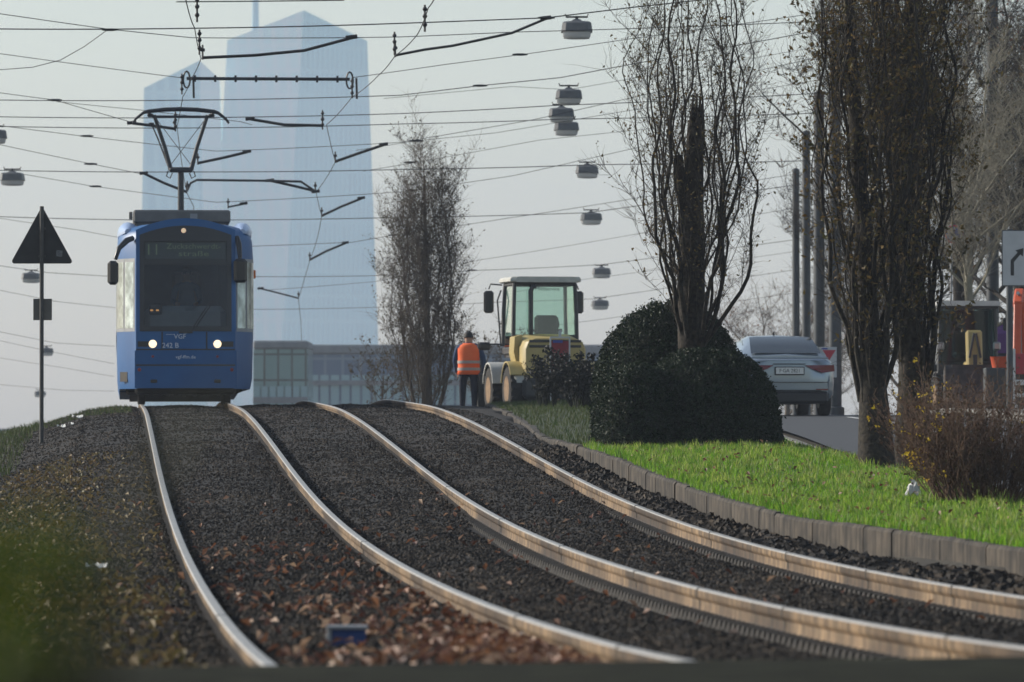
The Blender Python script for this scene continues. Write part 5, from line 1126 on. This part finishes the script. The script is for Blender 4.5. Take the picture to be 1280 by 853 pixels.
# no-parking disc on a slim pale pole
D2 = 121.0; X2 = gx(1189, D2); NP = thing('no_parking_sign', 'red and blue no-parking disc on a slim pale pole behind the right poplar', 'road sign', (X2, D2, ground(X2, D2))); zb = NP.location.z; zc = zpx(293, D2) - zb
mb = MB(); mb.tube([(0, 0, -.1), (0, 0, zc + .25)], .026, 8); mb.build('post', mat('galvanised post', (.3, .3, .3), (.38, .38, .38), 8, .5), NP, smooth=60)
mb = MB(); mb.lathe([(0, -.035), (.2, -.035), (.205, -.03), (.2, -.025), (0, -.025)], (.06, 0, zc), 'y', 28); dk = mb.build('sign_disc', mat('sign blue', (.03, .06, .30), None, rough=.5), NP)
mb = MB(); rg = [[(.06 + r * math.cos(a), -.037, zc + r * math.sin(a)) for a in np.linspace(0, 2 * math.pi, 29)[:-1]] for r in (.165, .2)]; mb.loft(rg, cap=False); mb.box((.06, -.037, zc), (.34, .004, .035), rot=Matrix.Rotation(R(45), 3, 'Y')); mb.build('red_ring', mat('sign red', (.50, .03, .04), None, rough=.5), dk, smooth=0)
# construction notice in front of the loader
m_redp = mat('red panel', (.20, .02, .03), (.25, .03, .04), 6, .6); m_blup = mat('blue panel', (.05, .07, .28), None, rough=.6)
D3 = 104.0; X3 = gx(700, D3); NB = thing('notice_board', 'red and blue notice board in a white frame behind the spiky shrub', 'sign', (X3, D3, ground(X3, D3))); zb = NB.location.z; zt = zpx(421, D3) - zb
mb = MB()
for sx in (-1, 1): mb.box((sx * .175, 0, zt / 2 - .02), (.03, .03, zt), bev=.004)
mb.box((0, 0, zt - .015), (.36, .032, .03)); mb.box((0, 0, zt - .85), (.36, .032, .03)); mb.box((0, 0, zt + .06), (.05, .03, .12)); mb.build('frame', m_signw, NB)
mb = MB(); mb.box((0, -.002, zt - .45), (.315, .012, .74)); pn = mb.build('panel', m_redp, NB)
mb = MB(); mb.box((-.04, -.010, zt - .09), (.18, .006, .05)); mb.build('title_strip', m_blup, pn); 
# road-works warning panel behind the car
D4 = 112.0; X4 = gx(1035, D4); RW = thing('roadworks_sign', 'white panel with a red-edged triangle standing behind the silver car', 'road sign', (X4, D4, ground(X4, D4))); zb = RW.location.z; zt = zpx(434, D4) - zb
mb = MB(); mb.box((.0, 0, zt / 2), (.05, .04, zt)); mb.box((0, .1, .04), (.5, .4, .08)); mb.build('post', m_post, RW)
mb = MB(); mb.box((0, -.03, zt - .3), (.34, .02, .6), bev=.005); pn = mb.build('panel', m_signw, RW)
mb = MB(); mb.add([(-.15, -.042, zt - .06), (.15, -.042, zt - .06), (0, -.042, zt - .30)], [(0, 1, 2)]); mb.build('red_triangle', mat('triangle red', (.4, .04, .06), None, rough=.5), pn, smooth=0)
mb = MB(); mb.box((-.07, -.042, zt - .035), (.12, .004, .03)); mb.build('blue_tab', m_blup, pn)
# barrier, box and tarpaulin of the works
m_barw = mat('white barrier plastic', (.5, .5, .5), (.58, .58, .57), 5, .6); m_barr = mat('red barrier band', (.35, .03, .04), None, rough=.6)
D5 = 104.0; X5 = gx(1284, D5); BR = thing('works_barrier', 'red and white works barrier at the right edge below the arrow sign', 'barrier', (X5, D5, ground(X5, D5))); zb = BR.location.z; zt = zpx(436, D5) - zb
mb = MB()
for x in (-.25, .75): mb.box((x, 0, zt / 2), (.07, .06, zt), bev=.015); mb.box((x, 0, .04), (.12, .5, .08), bev=.02)
mb.box((.25, 0, zt - .62), (.95, .05, .10), bev=.015); mb.box((.25, 0, .25), (.95, .05, .08), bev=.015); mb.build('barrier_frame', m_barw, BR)
mb = MB(); mb.box((.25, 0, zt - .28), (.92, .04, .38), bev=.01); mb.build('barrier_band', m_barr, BR)
D6 = 106.0; X6 = gx(1251, D6); TB = thing('tub', 'small red tub standing on a dark pallet right of the dark loader', 'tub', (X6, D6, ground(X6, D6))); zb = TB.location.z; z0 = zpx(460, D6) - zb
mb = MB(); mb.box((0, .1, z0 / 2), (.6, .5, z0), bev=.02)
for k in range(4): mb.box((0, -.155, z0 * (k + .5) / 4), (.56, .02, z0 / 6))
mb.build('pallet_stack', m_cabfr, TB)
mb = MB(); mb.lathe([(0, z0), (.15, z0), (.19, z0 + .2), (.20, z0 + .21), (.185, z0 + .2), (.14, z0 + .03), (0, z0 + .03)], (0, .1, 0), 'z', 20); mb.build('tub_shell', m_exo, TB, smooth=50)
D7 = 118.0; X7 = gx(1250, D7); TP = thing('porta_cabin', 'purple and grey works cabin glimpsed right of the dark loader', 'cabin', (X7, D7, ground(X7, D7))); zb = TP.location.z; zt = zpx(405, D7) - zb
mb = MB(); mb.box((.1, .6, zt * .35), (.9, 1.1, zt * .7), bev=.12); mb.build('cabin_base', mat('grey cabin', (.06, .062, .066), (.09, .09, .095), 3, .7), TP)
mb = MB(); mb.loft([[(.1 + x * s, .6 + y * s, z) for x, y in ((-.42, -.5), (.42, -.5), (.42, .5), (-.42, .5))] for z, s in ((zt * .70, 1.0), (zt * .9, 1.0), (zt, .7))]); mb.build('cabin_roof', mat('purple roof', (.10, .03, .16), None, rough=.6), TP)
# small white dog on the far pavement
m_dog = mat('white fur', (.62, .60, .56), (.7, .68, .64), 30, .9)
D8 = 119.0; X8 = gx(1067, D8); DG = thing('dog', 'small white dog standing by the kerb between car and poplar', 'dog', (X8, D8, ground(X8, D8)), R(15))
dv = [(-.10, 0, .20), (.02, 0, .205), (.12, 0, .225), (.165, 0, .30), (.20, 0, .345), (.255, 0, .33), (-.13, .035, .13), (-.15, .04, .06), (-.13, .04, .015), (-.13, -.035, .13), (-.15, -.04, .06), (-.13, -.04, .015),
      (.12, .035, .13), (.115, .035, .06), (.125, .035, .015), (.12, -.035, .13), (.115, -.035, .06), (.125, -.035, .015), (-.16, 0, .24), (-.20, 0, .29)]
de = [(0, 1), (1, 2), (2, 3), (3, 4), (4, 5), (0, 6), (6, 7), (7, 8), (0, 9), (9, 10), (10, 11), (2, 12), (12, 13), (13, 14), (2, 15), (15, 16), (16, 17), (0, 18), (18, 19)]
dr = [.055, .052, .065, .042, .046, .022, .033, .018, .018, .033, .018, .018, .028, .017, .017, .028, .017, .017, .014, .009]
dogb = skin_body('body', dv, de, dr, m_dog, DG)
mb = MB()
for s_ in (-1, 1): mb.loft([[(.185 + dx, s_ * (.03 + .006 * k), .37 + dz) for dx, dz in ((-.02, 0), (.02, 0), (.006, .05 * 1))] for k in (0, 1)])
mb.build('ear', m_dog, dogb)
mb = MB(); mb.box((.278, 0, .332), (.016, .02, .016), bev=.005)
for s_ in (-1, 1): mb.box((.225, s_ * .036, .36), (.012, .01, .012), bev=.003)
mb.build('face', m_blk, dogb)
# litter and the blue box between the rails
m_paper = mat('white litter', (.5, .5, .48), (.62, .62, .6), 20, .7)
def scrap(label, px, py, d, w_, h, name='litter'):
    v = at(px, py, d); zb = ground(v.x, v.y); rr = random.Random(int(px)); mb = MB(); n_ = 6; vs = []
    for i in range(n_ + 1):
        for j in range(4): vs.append((-w_ / 2 + w_ * i / n_ + rr.gauss(0, w_ * .03), (j - 1.5) * .05, .02 + h * (.35 + .65 * rr.random()) * (.5 + .5 * math.sin(j * 1.6 + i))))
    mb.add(vs, [(i * 4 + j, i * 4 + j + 1, (i + 1) * 4 + j + 1, (i + 1) * 4 + j) for i in range(n_) for j in range(3)]); o = mb.build(name, m_paper, loc=(v.x, v.y, zb), smooth=0); o.modifiers.new('thick', 'SOLIDIFY').thickness = .004
    tag(o, label, 'litter', 'scraps of litter on the left shoulder')
scrap('crumpled white wrapper lying on the gravel at the lower left', 122, 708, 43.5, .16, .05); scrap('white scrap nearest the crest on the left shoulder', 97, 531, 92, .18, .07); scrap('leftmost of two white scraps beside the sign post', 77, 543, 87, .13, .06); scrap('white scrap just right of the leftmost scrap by the sign post', 89, 543, 87, .08, .05)
v = at(1141, 606, 53.2); zb = ground(v.x, v.y); rr = random.Random(3); mb = MB(); g_ = []
for i in range(9):
    for j in range(9): u, w_ = i / 8 - .5, j / 8 - .5; g_.append((u * .13 + rr.gauss(0, .008), w_ * .13 + rr.gauss(0, .008), .02 + .15 * max(0, 1 - 3.2 * (u * u + w_ * w_)) * (.6 + .6 * rr.random())))
mb.add(g_, [(i * 9 + j, i * 9 + j + 1, (i + 1) * 9 + j + 1, (i + 1) * 9 + j) for i in range(8) for j in range(8)])
o = mb.build('plastic_bag', m_paper, loc=(v.x, v.y, zb + .0), smooth=0); o.modifiers.new('thick', 'SOLIDIFY').thickness = .003; tag(o, 'crumpled white plastic bag at the left foot of the brown bush', 'bag')
m_bbox = mat('blue plastic', (.008, .03, .12), (.012, .04, .15), 6, .5); m_galv = mat('grey lid', (.22, .23, .24), (.3, .3, .31), 8, .6)
BX, BY = gx(436, 26.8), 26.8; s_, o_ = so_of(BX, BY); zb = float(bedz(np.array([s_]), np.array([o_]))[0]); BB = thing('track_box', 'small blue box with a grey lid lying among the leaves between the rails', 'box', (BX, BY, zb - .005)); BB.scale = (1.3, 1.3, 1.3)
mb = MB(); mb.box((0, 0, .034), (.125, .09, .07), bev=.006); mb.build('box_shell', m_bbox, BB)
mb = MB(); mb.box((-.005, 0, .075), (.15, .11, .014), bev=.004); mb.box((-.07, 0, .04), (.018, .1, .07), bev=.003); mb.build('lid', m_galv, BB)

# ------------------------------------------------------------------ hanging street lamps and overhead wires
m_wire = mat('wire', (.018, .019, .02), None, rough=.6); m_insul = mat('insulator', (.02, .02, .022), None, rough=.5)
m_lampg = mat('lamp housing grey', (.10, .105, .11), (.13, .135, .14), 8, .5); m_diff = mat_island('lamp glass', [(.85, .87, .88), (.85, .87, .88)], .3, .6, spec=.5)
def make_lamp():
    r = thing('hanging_street_lamp', '', 'street lamp', group='street lamps hung from wires above the road')
    mb = MB(); mb.loft([[(x * s, y * s, z) for x, y in ((-.27, -.20), (-.20, -.26), (.20, -.26), (.27, -.20), (.27, .20), (.20, .26), (-.20, .26), (-.27, .20))] for z, s in ((-.205, 1.1), (-.20, 1.14), (-.03, 1.05), (-.0, .92), (.02, .40), (.06, .2))]); mb.build('lamp_housing', m_lampg, r, smooth=30)
    mb = MB(); mb.loft([[(x * s, y * s, z) for x, y in ((-.27, -.20), (-.20, -.26), (.20, -.26), (.27, -.20), (.27, .20), (.20, .26), (-.20, .26), (-.27, .20))] for z, s in ((-.205, 1.02), (-.28, 1.0), (-.32, .92), (-.335, .5))]); mb.build('diffuser', m_diff, r, smooth=40)
    mb = MB(); mb.box((0, 0, .10), (.44, .05, .035), bev=.01); mb.tube([(0, 0, .02), (0, 0, .12)], .03, 6); mb.tube([(-.2, 0, .1), (-.23, 0, .16)], .012, 5); mb.tube([(.2, 0, .1), (.23, 0, .16)], .012, 5); mb.build('hanger', m_wire, r); return r
LAMPS = [(721, 38, 112, 'large hanging street lamp near the top, the nearest of the right row'), (711, 122, 131, 'hanging street lamp second from the top, just above the close pair'), (702, 145, 136, 'hanging street lamp in the middle of the close-set three'), (708, 162, 141, 'lowest hanging street lamp of the close-set three'),
         (734, 216, 153, 'hanging street lamp alone on a straight span wire below the close-set three'), (739, 275, 165, 'hanging street lamp left of the poplar at mid height'), (752, 343, 190, 'small hanging street lamp above and right of the yellow loader'), (750, 383, 204, 'smallest hanging street lamp of the right row, right of the loader cab'),
         (15, 225, 150, 'hanging street lamp at the left picture edge above the warning sign'), (-7, 172, 142, 'hanging street lamp cut off by the left picture edge'), (39, 349, 192, 'hanging street lamp just below the triangular sign'), (58, 442, 248, 'hanging street lamp beside the lower part of the sign post'), (50, 495, 320, 'lowest and most distant hanging street lamp, by the sign post foot')]
proto = make_lamp()
for i, (px, py, d, lab) in enumerate(LAMPS):
    v = at(px, py - 3, d) + Vector((0, 0, .12))
    if i == 0: r = proto
    else:
        r = proto.copy(); col.objects.link(r)
        for ch in list(proto.children): c = ch.copy(); col.objects.link(c); c.parent = r
    r.location = v; r['label'] = lab; r.rotation_euler = (0, 0, .1 * math.sin(i * 3))
_dd = np.arange(60, 400, .5); 
def dz_for(py, hgt):      # distance at which a wire hung `hgt` above the rails is seen at height py
    yy = Y0 - (KZ(_dd) + hgt) * F / _dd; return float(np.interp(py, yy[yy < 530], _dd[yy < 530]))
def wire(label, pts, d, r=.013, extL=True, extR=True, knots=(), name='span_wire', group='overhead span wires'):
    P = [at(px, py, d if not hasattr(d, '__len__') else d[i]) for i, (px, py) in enumerate(pts)]
    if extL: a = P[0] - P[1]; a *= 1 / max(.1, abs(a.x)); P.insert(0, P[0] + a * max(0, P[0].x + 19))
    if extR: a = P[-1] - P[-2]; a *= 1 / max(.1, abs(a.x)); P.append(P[-1] + a * max(0, 9.5 - P[-1].x))
    Q = []
    for a, b in zip(P[:-1], P[1:]):
        n_ = 6; sag = .0022 * (b - a).length ** 1.3 * (1 if (b - a).length > 3 else .3)
        for k in range(n_): t = k / n_; Q.append(a.lerp(b, t) - Vector((0, 0, 4 * sag * t * (1 - t))))
    Q.append(P[-1]); o0 = P[0]; root = thing(name, label, 'wire', o0, group=group)
    mb = MB(); mb.tube([p - o0 for p in Q], r * .72, 5); mb.build('cable', m_wire, root, smooth=60)
    for px, py in knots:
        dd = d if not hasattr(d, '__len__') else d[0]; k = at(px, py, dd) - o0; mb = MB(); mb.tube([k - Vector((.14, 0, 0)), k - Vector((.05, 0, 0)), k + Vector((.05, 0, 0)), k + Vector((.14, 0, 0))], [.012, .024, .024, .012], 6); mb.build('insulator', m_insul, root, smooth=60)
H_ = 6.4
W = [('span wire just below the top picture edge above the skyscraper peak', [(220, 2), (430, 0)], 88, .013, ()),
     ('dark span wire crossing the roof peak of the skyscraper and carrying the big lamp', [(0, 36), (250, 35), (500, 29), (683, 22), (790, 9)], 92, .014, ((683, 22),)),
     ('span wire that falls from the left and runs level below the skyscraper peak', [(0, 17), (133, 36), (240, 47), (500, 46), (640, 40)], 97, .010, ((137, 37),)),
     ('slack curved cable drooping in the upper left corner', [(0, 87), (40, 84), (75, 75), (105, 58), (134, 37)], 97, .009, ()),
     ('thin slanting span wire meeting the ribbed insulator bar from the left', [(0, 67), (110, 82), (225, 97)], 104, .009, ()),
     ('thin wire leaving the ribbed insulator bar towards the upper right', [(440, 97), (560, 80), (660, 67), (790, 48)], 104, .009, ((650, 68),)),
     ('span wire running just above the raised pantograph head', [(0, 125), (250, 125), (500, 119), (600, 107), (700, 97), (790, 80)], 110, .012, ((600, 107),)),
     ('level span wire passing right behind the pantograph head', [(0, 146), (240, 147), (500, 142), (690, 132)], 113, .012, ()),
     ('level span wire through the upper arms of the pantograph', [(0, 158), (240, 160), (500, 155), (700, 149)], 115, .012, ()),
     ('sloping wire from the left ending at the arm left of the pantograph', [(0, 116), (68, 125), (165, 153)], 110, .009, ((68, 125),)),
     ('sloping wire passing over the pantograph to the arm on its right', [(70, 127), (180, 138), (300, 152), (315, 156)], 112, .008, ()),
     ('thin wire dipping across the middle of the pantograph arms', [(0, 157), (110, 171), (270, 189), (500, 178), (665, 150), (790, 122)], 119, .009, ((108, 170), (520, 176))),
     ('wire slanting down from the left edge to the arm left of the pantograph mast', [(0, 181), (114, 205), (180, 218)], 121, .009, ((113, 205),)),
     ('dark level span wire crossing behind the pantograph mast', [(0, 213), (240, 215), (500, 212), (740, 206)], 124, .013, ()),
     ('thin wire dipping behind the tram roof and rising to the right', [(30, 218), (117, 233), (270, 253), (500, 240), (640, 220), (790, 186)], 130, .009, ((119, 233), (515, 238))),
     ('dark level span wire behind the tram roof unit', [(0, 271), (170, 275), (500, 272), (735, 266), (800, 257)], 139, .013, ()),
     ('thin wire sloping from the left to the roof corner of the tram', [(0, 273), (100, 288), (148, 297)], 140, .008, ()),
     ('wire from the right of the tram through the poplar tip to the upper right', [(315, 308), (440, 303), (492, 294), (640, 272), (800, 247)], 146, .010, ((492, 294),)),
     ('span wire level with the tram display, carrying the lamp below the triangular sign', [(-30, 328), (60, 341), (145, 346)], 160, .011, ()),
     ('span wire right of the tram windscreen passing behind the poplar to a lamp', [(316, 346), (460, 345), (600, 338), (752, 331), (820, 322)], 160, .011, ((590, 338),)),
     ('thin wire rising right across the sky above the loader roof', [(330, 363), (470, 352), (600, 325), (810, 290)], 158, .008, ()),
     ('faint wire behind the sign post below the triangle', [(0, 363), (70, 377), (145, 385)], 172, .009, ()),
     ('wire at windscreen height right of the tram, ending at the small lamp', [(316, 387), (480, 384), (620, 378), (740, 374), (822, 362)], 174, .010, ()),
     ('thin wire from the loader mirror rising to the right', [(640, 366), (726, 350), (816, 338)], 178, .008, ()),
     ('faint wire low over the loader mirror', [(640, 413), (717, 404), (790, 394)], 190, .009, ()),
     ('lower faint wire at the left between sign plate and tram', [(-10, 413), (70, 429), (143, 433)], 196, .010, ()),
     ('faint wire at headlight height left of the tram', [(-10, 424), (70, 441), (143, 455)], 200, .009, ()),
     ('faint wire just above the left slope', [(-10, 480), (80, 488), (143, 489)], 236, .010, ()),
     ('second faint wire above the left slope, dipping to the tram skirt', [(-10, 446), (80, 460), (143, 471)], 215, .009, ()),
     ('thin rising wire above the close-set lamps', [(480, 123), (640, 108), (711, 112), (790, 98)], 131, .008, ()),
     ('thin wire rising steeply right below the close-set lamps', [(454, 214), (520, 203), (675, 175), (790, 163)], 128, .008, ((512, 203),)),
     ('thin wire sloping up over the poplar tip', [(445, 188), (520, 176), (620, 166), (775, 140)], 126, .008, ())]
for lab, pts, d, r, kn in W:
    l, rr_ = pts[0][0] <= 0, pts[-1][0] >= 640; wire(lab, pts, d, r, l, rr_, kn)
# registration arms
def arm(label, pts, d, r=.030, ends=True, name='registration_arm'):
    P = [at(px, py, d) for px, py in pts]; o0 = P[0].copy(); root = thing(name, label, 'wire arm', o0, group='steady arms holding the contact wires')
    mb = MB(); mb.tube([p - o0 for p in P], r, 6); mb.build('arm_tube', m_metal, root, smooth=60)
    if ends:
        mb = MB(); e = P[-1] - o0; mb.tube([e - Vector((.10, 0, .0)), e + Vector((.08, 0, .02))], .034, 6); mb.build('arm_end', m_insul, root); mb = MB(); mb.tube([Vector((0, 0, -.03)), Vector((0, 0, .20))], .016, 5); mb.box((0, 0, .12), (.07, .05, .05), bev=.01); mb.build('clamp', m_insul, root)
arm('arm reaching right from the left contact wire near the top', [(253, 72), (318, 69), (380, 63), (440, 47)], 88, .024); arm('arm running left to the contact wire beside the pantograph horn', [(218, 161), (190, 157), (165, 154)], 110); arm('arm reaching left to the right contact wire above the pantograph', [(403, 157), (355, 156), (313, 149)], 112)
arm('slanting arm just right of the pantograph knee', [(247, 204), (280, 197), (309, 190)], 118); arm('slanting arm on the right contact wire at pantograph height', [(419, 202), (450, 191), (480, 181)], 116); arm('arm slanting left down to the pantograph mast', [(233, 240), (205, 229), (180, 217)], 122)
arm('bent arm arching between both contact wires behind the mast', [(234, 238), (238, 229), (246, 225), (330, 226), (376, 227), (395, 240)], 124, .026); arm('short straight brace under the bent arm', [(394, 239), (365, 232), (338, 226)], 124.4); arm('slanting arm on the right contact wire level with the tram roof', [(402, 270), (425, 259), (452, 248)], 134)
arm('stubby arm above the tram roof unit', [(285, 259), (295, 257), (305, 255)], 130, .022); arm('slanting arm on the right contact wire level with the tram display', [(387, 325), (408, 314), (432, 304)], 148); arm('arm reaching left beside the tram windscreen', [(373, 373), (350, 367), (326, 361)], 165, .024); arm('long arm on the right contact wire running to the lamp wire at the top', [(494, 69), (530, 62), (566, 57), (640, 41), (683, 23)], 92.3, .022)
# ribbed insulator bar
P0, P1 = at(233, 98, 104), at(437, 99, 104); root = thing('insulator_bar', 'horizontal ribbed insulator bar between the two contact wires above the pantograph', 'wire arm', P0); mb = MB(); mb.tube([Vector((0, 0, 0)), P1 - P0], .030, 8)
for k in range(8): t = (k + .4) / 8; mb.tube([(P1 - P0) * t - Vector((.02, 0, 0)), (P1 - P0) * t + Vector((.02, 0, 0))], .062, 8)
mb.build('bar', m_metal, root)
mb = MB()
for e in (Vector((0, 0, 0)), P1 - P0): mb = MB(); mb.tube([e + Vector((.06 * math.cos(a), 0, -.02 + .15 * math.sin(a))) for a in np.arange(0, 6.6, .4)], .018, 5); mb.build('loop', m_insul, root); mb = MB(); mb.tube([e + Vector((.12, 0, .02)), e + Vector((.13, 0, -.36))], .022, 5); mb.build('hanger', m_insul, root)
# contact wires
def contact(label, pts, hg):
    ds = [dz_for(py, hg) for _, py in pts]; wire(label, pts, ds, .011, False, False, name='contact_wire', group='zigzag contact wires above the two tracks')
    for i, (px, py) in enumerate(pts[1:-1]): pass
contact('zigzag contact wire over the left track, touching the pantograph', [(222, -60), (232, 0), (243, 35), (251, 73), (239, 98), (228, 121), (221, 158), (233, 240), (242, 258), (240, 300)], 5.66)
contact('zigzag contact wire over the right track, receding across the skyscraper', [(566, -60), (535, 10), (520, 45), (494, 69), (472, 95), (440, 121), (408, 156), (419, 202), (408, 222), (395, 240), (402, 270), (396, 300), (387, 325), (380, 350), (373, 373), (376, 400), (377, 426)], 5.66)
# hanging bead insulators at the supports
for i, (px, py, d, lab) in enumerate(((246, 8, 80, 'bead insulator at the very top over the left track'), (249, 50, 86, 'bead insulator where the topmost arm meets the left contact wire'), (227, 103, 104, 'bead insulator under the left end of the ribbed bar'), (440, 108, 104.4, 'bead insulator under the right end of the ribbed bar'), (493, 52, 92, 'bead insulator at the foot of the long lamp-wire arm'), (219, 150, 110, 'bead insulator left of the pantograph head'), (403, 148, 112, 'bead insulator on the right contact wire above the slanting arm'), (531, 20, 80, 'bead insulator near the top over the right track'))):
    v = at(px, py, d); root = thing('bead_insulator', lab, 'insulator', v, group='bead insulators on the overhead wires'); mb = MB(); mb.tube([(0, 0, -.22), (0, 0, .16)], .016, 5)
    for z in (-.12, .0, .10): mb.tube([(0, 0, z - .03), (0, 0, z), (0, 0, z + .03)], [.02, .036, .02], 8)
    mb.build('bead_string', m_insul, root, smooth=50)
